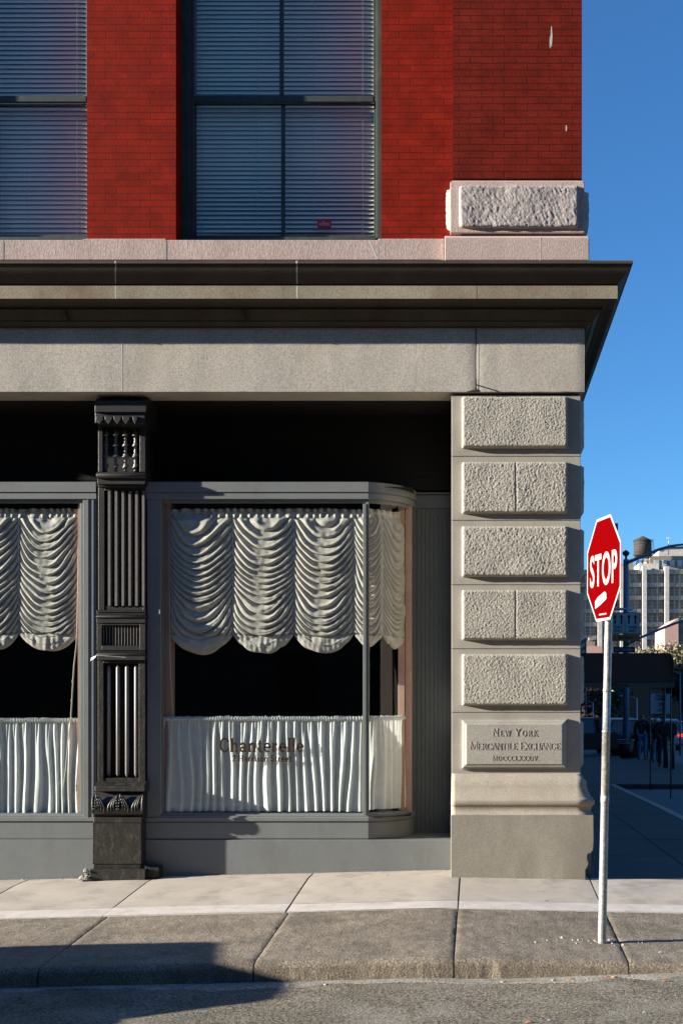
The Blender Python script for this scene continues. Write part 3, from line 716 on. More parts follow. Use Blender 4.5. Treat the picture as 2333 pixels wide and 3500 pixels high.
# plinth course under the window
g = MB(); g.box(X(330,.335), px0+.002, .335, .95, -.12, .283)
g.build('plinth_course', M['paint'], sw, .006)
g = MB(); g.box(XL, X(219,.335), .338, .9, -.35, .283); g.box(XL, X(219,.335), .342, .9, .2831, .29); g.build('plinth_course', M['paint'], sw2, .006)
for xa_, xb_ in ((XL+2.2, X(205)), (X(372), -.27)):  # rough mortar bead at the foot
    g = MB(); n = int((xb_-xa_)/.016)
    g.tube([(xa_+.016*k, .333, gz(xa_+.016*k, .3)-.004) for k in range(n)], [.011+.008*nz(k*.9)+.004*nz(k*.31, 5) for k in range(n)], 6)
    g.build('mortar_bead', M['paint'], sw)
# pink-white inner jambs
g = MB(); g.box(X(368,.42), X(391,.42), .445, .60, .5, 3.55); g.build('inner_jamb', M['wood'], sw, .003)
g = MB(); g.box(-.80, -.735, .72, .78, .5, 3.60); g.box(-.73, -.665, .76, .90, .5, 3.60); g.build('inner_jamb', M['wood'], sw, .003)
g = MB(); g.box(X(180,.42), X(188,.42), .41, .60, .5, 3.55); g.build('inner_jamb', M['wood'], sw2, .003)

# ================================================================ cast-iron column
cc_ = MB(); xl, xr = X(226,.2), X(333,.2); xm = (xl+xr)/2
ic = MB(); ic.box(xl, xr, .255, .55, Z(1800,.2), zf0-.001)
ic.push(.15); col = ic.build('iron_column', M['iron'], B)
g = MB(); g.prism([(.06, Z(946,.05)), (.06, Z(920,.05)), (.14, Z(912,.1)), (.5, Z(912,.1)), (.5, Z(946,.05))], X(217,.05), X(335,.05), 'x')
g.boxd(218.5, 333, 946.5, 972, .085, .5); g.build('capital', M['iron'], col, .004)
g = MB()
for k in range(5):
    u = 230+20.3*k; hw = 8.2 if k < 4 else 5
    pts = [(X(u-hw,.08), Z(957,.08)), (X(u+hw,.08), Z(957,.08)), (X(u+hw,.08), Z(964,.08)), (X(u+hw*.45,.08), Z(970,.08)), (X(u,.08), Z(975,.08)), (X(u-hw*.45,.08), Z(970,.08)), (X(u-hw,.08), Z(964,.08))]
    g.prism(pts, .066, .09)
g.build('drop_ornament', M['iron'], col, .003)
g = MB(); g.boxd(226, 236, 974, 1084, .18, .30); g.boxd(321, 334, 974, 1084, .18, .30); g.push(0.05); g.build_each('panel_frame', M['iron'], col, .003)
g = MB()
for u in (243.5, 266, 288.5, 311.5):
    prof = []; x = X(u,.22)
    for q in range(41):
        v = 1083-q*2.45; z = Z(v,.22); ph = (q % 10)/10.0
        r = .0145+.010*max(0, cos((ph-.5)*2*pi))**3 + .004*sin(q*2.1)
        if q > 37: r *= (41-q)/4
        prof.append((max(r, .002), z))
    n0 = len(g.v); g.lathe(x, .222, prof, 10)
    for q in range(4):                              # twisted leaf rings
        z = Z(1083-(q*24.5+12), .22)
        pts = [(x+.027*cos(a/8*2*pi), .222+.027*sin(a/8*2*pi)-.004, z+.016*sin(a/8*2*pi+.6)) for a in range(9)]
        g.tube(pts, .0055, 5)
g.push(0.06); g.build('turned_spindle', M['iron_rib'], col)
def roll(mb, u0, u1, v0, v1, Yf, out=.03):          # horizontal torus
    zc_, r = (Z(v0,Yf)+Z(v1,Yf))/2, (Z(v0,Yf)-Z(v1,Yf))/2
    mb.prism([(Yf+out*(1-cos(a))*0+r-r*sin(a), zc_+r*cos(a)) for a in [pi*k/8 for k in range(9)]]+[(.4, zc_-r), (.4, zc_+r)], X(u0,Yf), X(u1,Yf), 'x', True)
g = MB(); roll(g, 221, 334.5, 1084, 1098, .12); g.boxd(224, 333, 1098.2, 1112, .155, .45); g.boxd(226, 332, 1112.2, 1118, .18, .45); g.push(0.08); g.build('roll_moulding', M['iron'], col, .002)
g = MB(); g.boxd(226, 240, 1119, 1402, .19, .3); g.boxd(328, 334, 1119, 1402, .19, .3); g.boxd(240.1, 327.9, 1119, 1127, .19, .3); g.boxd(240.1, 327.9, 1392, 1402, .195, .3); g.push(.135); g.build('shaft_frame', M['iron'], col, .003)
g = MB()
for k in range(6):
    u = 247.8+15.6*k; g.prism([(X(u-.5,.2), .26), (X(u,.2), .205), (X(u+5.5,.2), .205), (X(u+7.5,.2), .26)], Z(1391.5,.2), Z(1127.5,.2), 'z')
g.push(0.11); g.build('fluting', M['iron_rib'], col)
g = MB(); g.boxd(222, 334, 1402.3, 1406, .175, .45); g.boxd(223, 333, 1406.2, 1412, .185, .45); roll(g, 221, 335, 1412.5, 1420, .165); g.boxd(222, 334, 1420.5, 1431, .18, .45)
g.boxd(223, 234, 1431.2, 1494, .19, .45); g.boxd(321, 333.5, 1431.2, 1494, .19, .45); g.boxd(234.1, 320.9, 1431.2, 1436, .19, .4); g.boxd(234.1, 320.9, 1483, 1494, .19, .4)
g.boxd(224, 333, 1494.2, 1499, .20, .45); roll(g, 222, 333, 1499.5, 1507, .175); g.boxd(224, 333, 1507.3, 1516, .18, .45); g.push(0.1); g.build('waist_moulding', M['iron'], col, .002)
g = MB()
for k in range(13):
    u = 237.5+7.0*k*.985; g.prism([(X(u-1.0,.2), .25), (X(u-.3,.2), .20), (X(u+1.4,.2), .20), (X(u+2.2,.2), .25)], Z(1482.5,.2), Z(1436.5,.2), 'z')
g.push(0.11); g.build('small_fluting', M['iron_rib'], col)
g = MB(); g.boxd(225, 238, 1516.3, 1795, .175, .45); g.boxd(319, 333.5, 1516.3, 1795, .175, .45); g.boxd(238.1, 318.9, 1516.3, 1523, .175, .4); g.boxd(238.1, 318.9, 1787, 1795, .18, .4); g.push(.135); g.build('shaft_frame', M['iron_worn'], col, .003)
g = MB()
for k in range(4):
    x = X(246.5+21.0*k, .21); r = .019
    g.lathe(x+.008, .235, [(.004, Z(1786,.2)), (r, Z(1779,.2)), (r, Z(1534,.2)), (.006, Z(1526,.2))], 12)
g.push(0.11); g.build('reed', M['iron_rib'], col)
g = MB(); g.prism([(.175, Z(1795.2,.17)), (.11, Z(1806,.12)), (.105, Z(1818,.1)), (.45, Z(1818,.1)), (.45, Z(1795.2,.17))], X(219,.12), X(333,.12), 'x'); g.push(0.07); g.build('shelf_moulding', M['iron_worn'], col, .004)
# acanthus band
g = MB()
prof = [(.16, Z(1819,.13)), (.135, Z(1830,.13)), (.105, Z(1845,.11)), (.095, Z(1858,.1)), (.11, Z(1870,.1)), (.14, Z(1877,.12)), (.45, Z(1877,.12)), (.45, Z(1819,.13))]
g.prism(prof, X(215,.12), X(327,.12), 'x', False); g.push(0.07); band = g.build('acanthus_band', M['iron'], col, .003)
g = MB()
def fy(v): 
    t = (v-1822)/(1870-1822); return .128-.042*sin(pi*min(1, max(0, t*.62+.1)))
for k in range(3):
    uc = 214+55*k+4
    for s in (-1, 1):
        for w, ln in ((21, 1.0), (14, .93), (8, .82)):
            pts = []
            for q in range(9):
                t = q/8; u = uc+s*(w+3)*(.10+.90*sin(t*pi*.58))*(1 if t < .85 else .93); v = 1824+44*t*ln
                if not (214 < u < 328): u = min(328, max(214, u))
                pts.append((X(u,.1), fy(v)-.004, Z(v,.1)))
            g.tube(pts, [.004+.006*sin(pi*(q+.6)/9.2) for q in range(9)], 6)
    if 214 < uc < 328:
        for q in range(5):
            for s in (-1, 1):
                v = 1832+6.5*q; x, y, z = X(uc+s*(4-.5*q),.1), fy(v)-.012, Z(v,.1)
                g.tube([(x-s*.006, y+.01, z+.012), (x, y-.004, z), (x+s*.001, y+.006, z-.013)], [.003, .009, .003], 6)
for k in range(4):
    u = 192+55*k-1.5+26
    if u > 213 and u < 328: g.tube([(X(u,.1), fy(v)-.003, Z(v,.1)) for v in range(1824, 1872, 6)], .006, 6)
g.push(0.07); g.build('acanthus_leaves', M['iron'], band)
g = MB(); g.boxd(215, 326, 1877.5, 1890, .10, .45); g.boxd(212, 325, 1890.2, 1985, .105, .40); g.boxd(214, 323, 1985.2, 1997, .112, .40); g.push(0.08); g.build('pedestal', M['iron_worn'], col, .005)
g = MB(); g.boxd(207, 334, 1997.2, 2035, .065, .40); g.box(X(334,.13)+.001, X(365,.13), .13, .40, -.3, Z(1993,.13)); g.prism([(X(325,.2), Z(1985,.2)), (X(333,.2), Z(1985,.2)), (X(350,.2), Z(1990,.2)), (X(350,.2), Z(1998,.2)), (X(325,.2), Z(1998,.2))], .14, .4)
g.push(0.06); g.build('foot', M['iron_worn'], col, .005)
g = MB()                                            # broken mortar at the foot
for k in range(26):
    x = X(random.uniform(186, 207), .15); z = gz(x, .1)+random.uniform(0, .10)*(1 if x > X(195,.15) else .4); r = random.uniform(.012, .03)
    y = random.uniform(.10, .2); g.lathe(x, y, [(r*.3, z-r*.8), (r, z-r*.3), (r*.9, z+r*.3), (r*.3, z+r*.8)], 6, False)
tag(g.build('rubble', M['rubble'], None), 'crumbled pale mortar heap at the left foot of the black iron column', 'rubble')
g = MB()                                            # torn strip of silver tape
L = [(208, 1513), (214, 1509), (222, 1505), (236, 1506), (248, 1507), (262, 1508), (276, 1509), (288, 1510)]
top = [(X(u,.15), .158+.012*nz(u*.3), Z(v+3*nz(u), .15)+.004) for u, v in L]; bot = [(p[0], p[1]-.008, p[2]-(.026 if k < 2 else .006+.010*abs(nz(k*1.7)))) for k, p in enumerate(top)]
g.add(top+bot, [(k, k+1, k+9, k+8) for k in range(7)]); g.add([(p[0], p[1]+.002, p[2]) for p in top+bot], [(k, k+1, k+9, k+8) for k in range(7)])
tag(g.build('tape_scrap', M['foil'], None), 'torn silvery strip of tape stuck across the middle of the black iron column', 'tape')

# ================================================================ upper sash windows
def sash_window(x0, x1, u_l, label, full_left=True):
    """x0..x1: brick opening; frame set back in a deep reveal"""
    Yf = .25
    g = MB()
    gl, gr = x0+(X(437,.3)-X(404)), x1-(X(875)-X(857,.3))
    zr = Z(222,.27); zb_ = Z(553,.25); ztp = zt0
    g.box(x0-.06, x0+.075, Yf, Yf+.2, zb_, ztp); g.box(x0+.0751, x0+.10, Yf+.025, Yf+.2, zb_, ztp)
    g.box(x1-.06, x1+.06, Yf-.0, Yf+.2, zb_, ztp); g.box(x1-.075, x1-.0601, Yf+.02, Yf+.2, zb_, ztp)
    g.box(x0+.101, x1-.076, Yf-.01, Yf+.2, zb_-.01, zb_+.035)
    g.box(x0-.06, x1+.06, Yf-.02, Yf+.21, ztp+.001, ztp+.12)
    g.push(-.05); o = g.build('upper_window', M['green_frame'], B, .003, label=label)
    a, b = x0+.101, x1-.076
    # upper (outer) sash and lower (inner) sash
    g = MB(); g.box(a, gl, .28, .31, zr-.04, ztp); g.box(gr, b, .28, .31, zr-.04, ztp); g.box(gl+.0005, gr-.0005, .277, .31, zr-.045, zr+.012); g.box((gl+gr)/2-.02, (gl+gr)/2+.02, .284, .31, zr+.0125, ztp)
    g.push(-.05); s1 = g.build('upper_sash', M['green_frame'], o, .003)
    g = MB(); g.box(a, gl+.006, .32, .35, zb_+.036, zr-.004); g.box(gr+.002, b, .32, .35, zb_+.036, zr-.004); g.box(gl+.0065, gr+.0015, .318, .35, zb_+.036, Z(541,.32)); g.box(gl+.0065, gr+.0015, .322, .35, zr-.05, zr-.046)
    g.box((gl+gr)/2-.011, (gl+gr)/2+.026, .324, .35, Z(541,.32)+.0005, zr-.05)
    g.push(-.05); s2 = g.build('lower_sash', M['green_frame'], o, .003)
    g = MB(); g.box(gl-.01, gr+.01, .294, .297, zr-.03, ztp-.01); g.push(-.05); g.build('glass_pane', M['glass'], s1)
    g = MB(); g.box(gl-.01, gr+.01, .334, .337, zb_+.05, zr-.01); g.push(-.05); pn = g.build('glass_pane', M['glass'], s2)
    return gl, gr, zb_, o, pn
w2 = sash_window(wx2[0], wx2[1], 0, 'tall window between the two brick piers')
w1 = sash_window(wx1[0], wx1[1], 0, 'tall window cut by the left edge')
def blind(gl, gr, z0, z1, pitch, label, seed):
    o = thing('venetian_blind', label, 'blind', ((gl+gr)/2, .42, z1), 'venetian blinds in the upper windows')
    g = MB(); k = 0; z = z0
    while z < z1:
        tilt = radians(64+3*nz(k*.17, seed) - (14 if z < z0+.75 and seed > 0 else 0)*max(0, min(1, (z0+.75-z)/.5))); w = .054
        for q in range(6):
            pass
        nseg = 14; vv = []
        for i in range(nseg+1):
            x = gl-.01+(gr-gl+.02)*i/nseg; sag = .0015*nz(x*1.2, k*.9, seed)
            for t, cv in ((-.5, 0), (-.17, .003), (.17, .003), (.5, 0)):
                vv.append((x, .355+t*w*cos(tilt)*1 - cv*sin(tilt), z+sag+t*w*sin(tilt)+cv*cos(tilt)))
        g.add(vv, [(i*4+t, i*4+4+t, i*4+5+t, i*4+1+t) for i in range(nseg) for t in range(3)], True)
        z += pitch; k += 1
    g.build('slats', M['slat'], o, fix=False)
    g = MB()
    for f in (.06, .36, .67, .94):
        x = gl+(gr-gl)*f; g.tube([(x, .331, z0), (x, .331, z1)], .0016, 4)
    g.build('ladder_cord', M['cordblue'], o)
    return o
blind(w2[0], w2[1], w2[2]+.05, zt0-.1, .0431, 'closed pale venetian blind behind the full-width window between the brick piers', 3.0)
blind(w1[0], w1[1], w1[2]+.05, zt0-.1, .0452, 'bluish venetian blind at the far left, cut by the picture edge', -2.0)
# red sticker on the lower pane
g = MB(); x0, x1, z0, z1_ = X(728,.28), X(760,.28), Z(523,.28), Z(503.5,.28); r = .012
def rr(x0, x1, z0, z1, r, n=4):
    P = []
    for cx, cz, a in ((x1-r, z0+r, -90), (x1-r, z1-r, 0), (x0+r, z1-r, 90), (x0+r, z0+r, 180)):
        P += [(cx+r*cos(radians(a+90*k/n)), cz+r*sin(radians(a+90*k/n))) for k in range(n+1)]
    return P
g.prism(rr(x0, x1, z0, z1_, r), .2820, .2828)
stk = tag(recenter(g.build('window_sticker', M['stickerred'], None), ((x0+x1)/2, .282, z0)), 'small red alarm-company sticker with white lettering on the lower window pane', 'sticker')
def textmesh(name, txt, size, mat, parent, loc, rot=(pi/2, 0, 0), extrude=.001, bold=0, sx=1.0, align='CENTER', mirror=False):
    c = bpy.data.curves.new('tmp', 'FONT'); c.body = txt; c.size = size; c.extrude = extrude; c.offset = bold; c.align_x = align; c.align_y = 'CENTER'; c.resolution_u = 4
    o = bpy.data.objects.new('tmp', c); COL.objects.link(o)
    bpy.context.view_layer.update()
    me = bpy.data.meshes.new_from_object(o.evaluated_get(bpy.context.evaluated_depsgraph_get()))
    bpy.data.objects.remove(o); bpy.data.curves.remove(c)
    from mathutils import Matrix, Euler
    me.transform(Matrix.Translation(Vector(loc)-(WORLD.get(parent.name, Vector()) if parent else Vector())) @ Euler(rot).to_matrix().to_4x4() @ Matrix.Diagonal((sx, 1, 1, 1)))
    me.materials.clear(); me.materials.append(mat); me.name = name
    ob = bpy.data.objects.new(name, me); COL.objects.link(ob)
    if parent: ob.parent = parent; WORLD[ob.name] = WORLD.get(parent.name, Vector())
    return ob
textmesh('lettering', 'HOLMES', .034, M['signwhite'], stk, ((x0+x1)/2, .2815, z0+.033), bold=.0012, extrude=.0004, sx=.83)
textmesh('lettering', 'by', .026, M['signwhite'], stk, ((x0+x1)/2-.004, .2815, z0+.058), bold=.001, extrude=.0004)

# ================================================================ curtains
def pathfun(pts):                                   # polyline with normals -> f(s)
    P = [Vector((p[0], p[1])) for p in pts]; D = [0]
    for a, b in zip(P, P[1:]): D.append(D[-1]+(b-a).length)
    def f(s):
        s = max(0, min(D[-1]-1e-6, s)); k = 0
        while D[k+1] < s: k += 1
        t = (s-D[k])/(D[k+1]-D[k]); p = P[k].lerp(P[k+1], t)
        def nn(k): d = (P[min(k+1, len(P)-1)]-P[max(0, k-1)]).normalized(); return Vector((d.y, -d.x))
        n = nn(k).lerp(nn(k+1), t).normalized(); return p.x, p.y, n.x, n.y
    return f, D[-1]
def swag(label, pts, ztop, H, marks, seed, sag=.235, pitch=.074):
    """gathered balloon shade: marks = cord positions along the path"""
    f, S = pathfun(pts); st = .0062; nu = int(S/st); nv = int((H+.16)/.0058)
    bays = list(zip(marks, marks[1:]))
    x, y, nx, ny = f(S/2)
    o = thing('balloon_shade', label, 'shade', (x, y, ztop))
    def P(i, j):
        s = S*i/nu; t = j/nv
        u = 1.0; bw = .56; kb = 0
        for kb, (a, b) in enumerate(bays):
            if a <= s <= b: u = (2*s-a-b)/(b-a); bw = b-a; break
        c = max(0, 1-u*u); c2 = c**.8; dz_h = .14*bw/.56
        Hs = H+dz_h*(c**.75)+.012*nz(s*6, seed)-.02*(1-c)
        v = t*Hs
        # hanging folds: phase runs along catenary-like lines
        g_ = c**.85
        pull = 1-math.exp(-(v+.03)/.10)
        q = (v-sag*g_*pull)/(pitch*(1+  .12*nz(v*3.1, kb*5, seed))) + .9*nz(s*2.0+kb*7, v*2.1, seed)+.14*nz(s*6, v*7, seed+4)+.5*kb+.35*nz(s*1.1, v*1.3, seed+21)
        fr = q-floor(q); ridge = abs(sin(pi*fr**1.15))**.55
        ridge2 = .5+.5*sin(2*pi*(q*2.05+.6*nz(s*3, v*5, seed+9)))
        amp = (.018+.036*c**.45)*(.9+.35*nz(s*2, v*6, seed+2))
        if v < .05: amp *= v/.05
        d = amp*ridge + amp*.22*ridge2*c + .006*c**.6 - .010*(1-c)**6
        d += .004*nz(s*22, v*22, seed)
        # last pouf
        lv = (v-(H-.03))/(Hs-(H-.03)+1e-6)
        if v > H-.035:
            e = max(0, min(1, (v-(H-.035))/.03)); d = d*(1-e)+e*((.020+.022*c)*sqrt(max(0, 1-(2*min(1, max(0, lv))-1)**2))+.008*nz(s*26, v*9, seed)+.012*c*abs(nz(s*9, v*24, seed+3)))
            d -= .014*max(0, 1-abs(v-(H-.03))/.012)
        px, py, ax, ay = f(s)
        z = ztop-v-(.0)
        z -= amp*.6*ridge*c                       # folds droop over
        return (px+ax*d, py+ay*d, z)
    g = MB(); g.grid(P, nu, nv); g.build('gathered_cloth', M['shade'], o, fix=False)
    g = MB()                                        # ruffled heading
    def R(i, j):
        s = S*i/nu; px, py, ax, ay = f(s); t = j/8
        w = sin(s*2*pi/.075+2.2*nz(s*4, seed)*3); d = .012+(.022*w+.012*nz(s*30, t*2, seed))*abs(t-.45)*2
        return (px+ax*d, py+ay*d, ztop+.052-.085*t-.01*nz(s*9, seed)*(1-t))
    g.grid(R, nu, 8); g.build('ruffle', M['shade'], o, fix=False)
    for m in marks:
        if m < 0 or m > S: continue
        g = MB(); px, py, ax, ay = f(m); g.tube([(px+ax*.012, py+ay*.012, ztop-.02), (px+ax*.012, py+ay*.012, ztop-H+.02)], .006, 5); g.build('gathering_tape', M['cordblue'], o)
    return o
zt_ = Z(1182,.465); Hh = zt_-Z(1462,.465)
def m_(u): return X(u,.465)
xs0 = m_(391)
marks = [0, m_(535)-xs0, m_(675)-xs0, m_(812)-xs0]
fr_end = m_(848)-xs0
swag('pale balloon shade in four scalloped swags behind the big bay glass', [(xs0, .465), (m_(848), .465)], zt_, Hh, marks+[m_(848)-xs0+.28], 1.5)
ap = [(arcp(k/10)[0]-arcp(k/10)[2]*.10, arcp(k/10)[1]-arcp(k/10)[3]*.10) for k in range(0, 10)]
swag('narrow balloon shade curving round behind the bent glass corner', ap, zt_, Hh, [-.16, .17, .5], 8.1)
xl0 = m_(-300)
swag('balloon shade with hanging cords in the left shop window', [(xl0, .465), (m_(186), .465)], zt_, Hh*.99, [m_(u)-xl0 for u in (-300, -235, -95, 45, 183)], 4.4)
def cafe(label, pts, ztop, zbot, seed, right_lean=0):
    f, S = pathfun(pts); st = .005; nu = int(S/st); nv = 70; x, y, nx, ny = f(S/2)
    o = thing('cafe_curtain', label, 'curtain', (x, y, ztop))
    def P(i, j):
        s = S*i/nu; t = j/nv; px, py, ax, ay = f(s)
        k = min(1, max(0, (t-.03)/.45)); w1 = s+.02*nz(s*5, t*1.6, seed)
        fine = sin(w1*2*pi/.034+3*nz(s*3, seed))
        ph = w1/.088+.95*nz(s*3.1, t*.8, seed+3); ph -= floor(ph); pk = .74
        big = (ph/pk if ph < pk else (1-ph)/(1-pk)); big = big*big*(3-2*big)*2-1
        d = .007*fine*(1-k)**1.5+.030*big*(.30+.70*k)*(.8+.8*nz(s*5, seed+7)) + .010*nz(s*9, t*2.0, seed)
        if t < .03: d = .008*sin(s*2*pi/.022+5*nz(s*6, seed))
        z = ztop-(ztop-zbot)*t + (.010*nz(s*20, seed)+.006*sin(s*2*pi/.03+4*nz(s*5, seed)) if t < .02 else 0) + (.008*nz(s*3, seed) if t > .97 else 0)
        return (px+ax*d, py+ay*d, z)
    g = MB(); g.grid(P, nu, nv); g.build('gathered_cloth', M['sheer'], o, fix=False)
    g = MB(); hh = .085
    def Q(i, j):
        s = S*i/nu; p = P(i, nv-int((hh/(ztop-zbot))*nv)*(1-j)); px, py, ax, ay = f(s); return (p[0]-ax*.003, p[1]-ay*.003, p[2])
    g.grid(Q, nu, 1); g.build('hem', M['sheer'], o, fix=False)
    g = MB(); g.tube([(f(S*k/12)[0], f(S*k/12)[1], ztop-.022) for k in range(13)], .006, 6); g.build('rod', M['alu'], o)
    g = MB()
    def R(i, j):
        s = S*i/nu; px, py, ax, ay = f(s); a = 2*pi*j/8; r = .017+.007*sin(s*2*pi/.024+6*nz(s*7, seed))+.003*nz(s*60, j)
        return (px+ax*r*cos(a)*1.2, py+ay*r*cos(a)*1.2, ztop-.022+r*sin(a))
    g.grid(R, nu, 8); g.build('heading', M['sheer'], o, fix=False)
    return o
zc1, zc2 = Z(1646,.46), Z(1863,.46)
cafe('white cafe curtain behind the brown lettering in the bay window', [(X(376,.44), .438), (X(838,.44), .438)], zc1, zc2, 2.2)
apc = [(arcp(k/12)[0]-arcp(k/12)[2]*.075, arcp(k/12)[1]-arcp(k/12)[3]*.075) for k in range(0, 12)]
cafe('short white cafe curtain behind the bent glass corner', apc, Z(1645,.46), Z(1860,.46), 5.2)
cafe('white cafe curtain in the left shop window', [(X(-260,.46), .46), (X(187,.46), .46)], Z(1650,.46), Z(1867,.46), 7.7)
# hanging cords, left window
o = thing('blind_cord', 'white knotted cords hanging from the left shade over the curtain', 'cord', (X(178,.43), .42, Z(1400,.42)))
g = MB(); cv = [(181, 1190), (180, 1330), (178, 1420), (176, 1480), (170, 1530), (166, 1600), (163, 1650), (157, 1700), (151, 1770), (146, 1812)]
g.tube([(X(u,.42), .415, Z(v,.42)) for u, v in cv], .0035, 5); g.build('cord', M['cord'], o)
g = MB(); g.tube([(X(u+(5 if v < 1450 else 1.5),.42), .418, Z(v,.42)) for u, v in cv[:-2]], .0028, 5); g.build('cord', M['cord'], o)
for u, v in ((167, 1565), (165, 1610), (152, 1765), (147, 1800)): g = MB(); g.lathe(X(u,.42), .415, [(.002, Z(v+4,.42)), (.007, Z(v,.42)), (.002, Z(v-4,.42))], 8); g.build('knot', M['cord'], o)
g = MB(); g.tube([(X(u,.42), .43, Z(v,.42)) for u, v in ((388, 1200), (389, 1450), (391, 1550), (398, 1650))], .003, 5)
tag(recenter(g.build('pull_cord', M['cord'], None), (X(390,.42), .43, Z(1450,.42))), 'single thin cord hanging at the left side of the bay window', 'cord')
# ================================================================ stop sign
from mathutils import Matrix
sx, sy = .910, -2.34
base = Vector((sx, sy, gz(sx, sy)))
ss = thing('stop_sign', 'red octagonal stop sign on a galvanised steel post at the kerb', 'stop sign', base)
lean = Vector((.0205, .0, 1)).normalized()
g = MB(); L = 3.10
g.tube([base+lean*t for t in (-.05, .02, .9, 1.55, 1.551, 1.565, 1.566, 1.9, 2.6, L)], [.032, .031, .030, .030, .032, .032, .0285, .0285, .028, .028], 20)
post = g.build('post', M['zinc'], ss)
g = MB(); g.tube([base+lean*t for t in (1.85, 1.87)], .0315, 16); g.tube([base+lean*1.86+Vector((.03, -.02, 0)), base+lean*1.85+Vector((.05, -.03, .004))], .005, 6); g.build('clamp', M['zinc'], post)
g = MB(); g.tube([base+lean*t for t in (1.03, 1.085)], .0312, 20); g.build('paper_scrap', M['signwhite'], post)
g = MB()
for t in (2.50, 3.06): g = MB(); g.box(base.x+.03+lean.x*t, base.x+.085+lean.x*t*.5, base.y-.02, base.y+.02, base.z+t-.02, base.z+t+.03); g.build('bracket', M['iron'], ss, .003)
az = radians(77.2)                                   # normal swung from -y towards -x
Rm = Matrix.Rotation(-az, 4, 'Z'); ctr = base+lean*2.755+Vector((-.048, -.012, 0))
tiltm = Matrix.Rotation(radians(-1.2), 4, 'Y')
def oct_(R, y):
    a = R/cos(radians(22.5)); return [(a*cos(radians(22.5+45*k)), y, a*sin(radians(22.5+45*k))) for k in range(8)]
T = Matrix.Translation(ctr) @ Rm @ Matrix.Rotation(radians(1.0), 4, 'Y')
def tr(pts): return [tuple(T @ Vector(p)) for p in pts]
def plate(R, ya, yb, name, mat, par):
    g = MB(); v = tr(oct_(R, ya)+oct_(R, yb)); g.add(v, [tuple(range(8)), tuple(range(15, 7, -1))]+[(k, 8+k, 8+(k+1) % 8, (k+1) % 8) for k in range(8)]); return g.build(name, mat, par)
pl = plate(.381, 0, .0035, 'sign_plate', M['signwhite'], ss)
plate(.362, -.0012, -.0002, 'red_field', M['stopred'], pl)
def sign_text(txt, size, x, z, mat, par, y=-.0022, sx=1.0, bold=0, sz=1.0):
    c = bpy.data.curves.new('tmp', 'FONT'); c.body = txt; c.size = size; c.extrude = .0004; c.offset = bold; c.align_x = 'CENTER'; c.align_y = 'CENTER'; c.space_character = 1.10 if txt == 'STOP' else 1.0
    o = bpy.data.objects.new('tmp', c); COL.objects.link(o); bpy.context.view_layer.update()
    me = bpy.data.meshes.new_from_object(o.evaluated_get(bpy.context.evaluated_depsgraph_get())); bpy.data.objects.remove(o)
    me.transform(Matrix.Translation(-WORLD[par.name]) @ T @ Matrix.Translation((x, y, z)) @ Matrix.Rotation(pi/2, 4, 'X') @ Matrix.Diagonal((sx, sz, 1, 1)))
    me.materials.clear(); me.materials.append(mat); ob = bpy.data.objects.new('lettering', me); COL.objects.link(ob); ob.parent = par; return ob
sign_text('STOP', .30, 0, -.015, M['signwhite'], pl, bold=.0055, sx=.80, sz=1.10)
for k in range(9):                                   # fine print too small to read
    g = MB(); a = -.085+.019*k; g.add(tr([(a, -.002, -.338), (a+.014, -.002, -.338), (a+.014, -.002, -.327), (a, -.002, -.327)]), [(0,1,2,3)]); g.build('fine_print', M['signwhite'], pl)
g = MB(); st = [(-.181, -.231), (-.114, -.201), (.038, -.168), (.074, -.183), (.078, -.225), (-.057, -.261), (-.175, -.285)]
g.add(tr([(a, -.0022, b) for a, b in st]+[(a, -.0016, b) for a, b in st]), [tuple(range(7)), tuple(range(13, 6, -1))]+[(k, 7+k, 7+(k+1) % 7, (k+1) % 7) for k in range(7)]); g.build('white_sticker', M['signwhite'], pl)
# thrown concrete crumbs round the foot
g = MB()
for k in range(22):
    a = random.uniform(0, 6.28); d = abs(random.gauss(.06, .07))+.03; x, y = sx+d*cos(a)*2.0-.04, sy+d*sin(a)*.8; r = random.uniform(.004, .013)
    g.lathe(x, y, [(r, gz(x, y)-.003), (r*.9, gz(x, y)+r*.6), (r*.2, gz(x, y)+r)], 5, False)
tag(g.build('concrete_crumbs', M['concrete'], None), 'concrete crumbs round the foot of the stop sign post', 'rubble', kind='stuff')

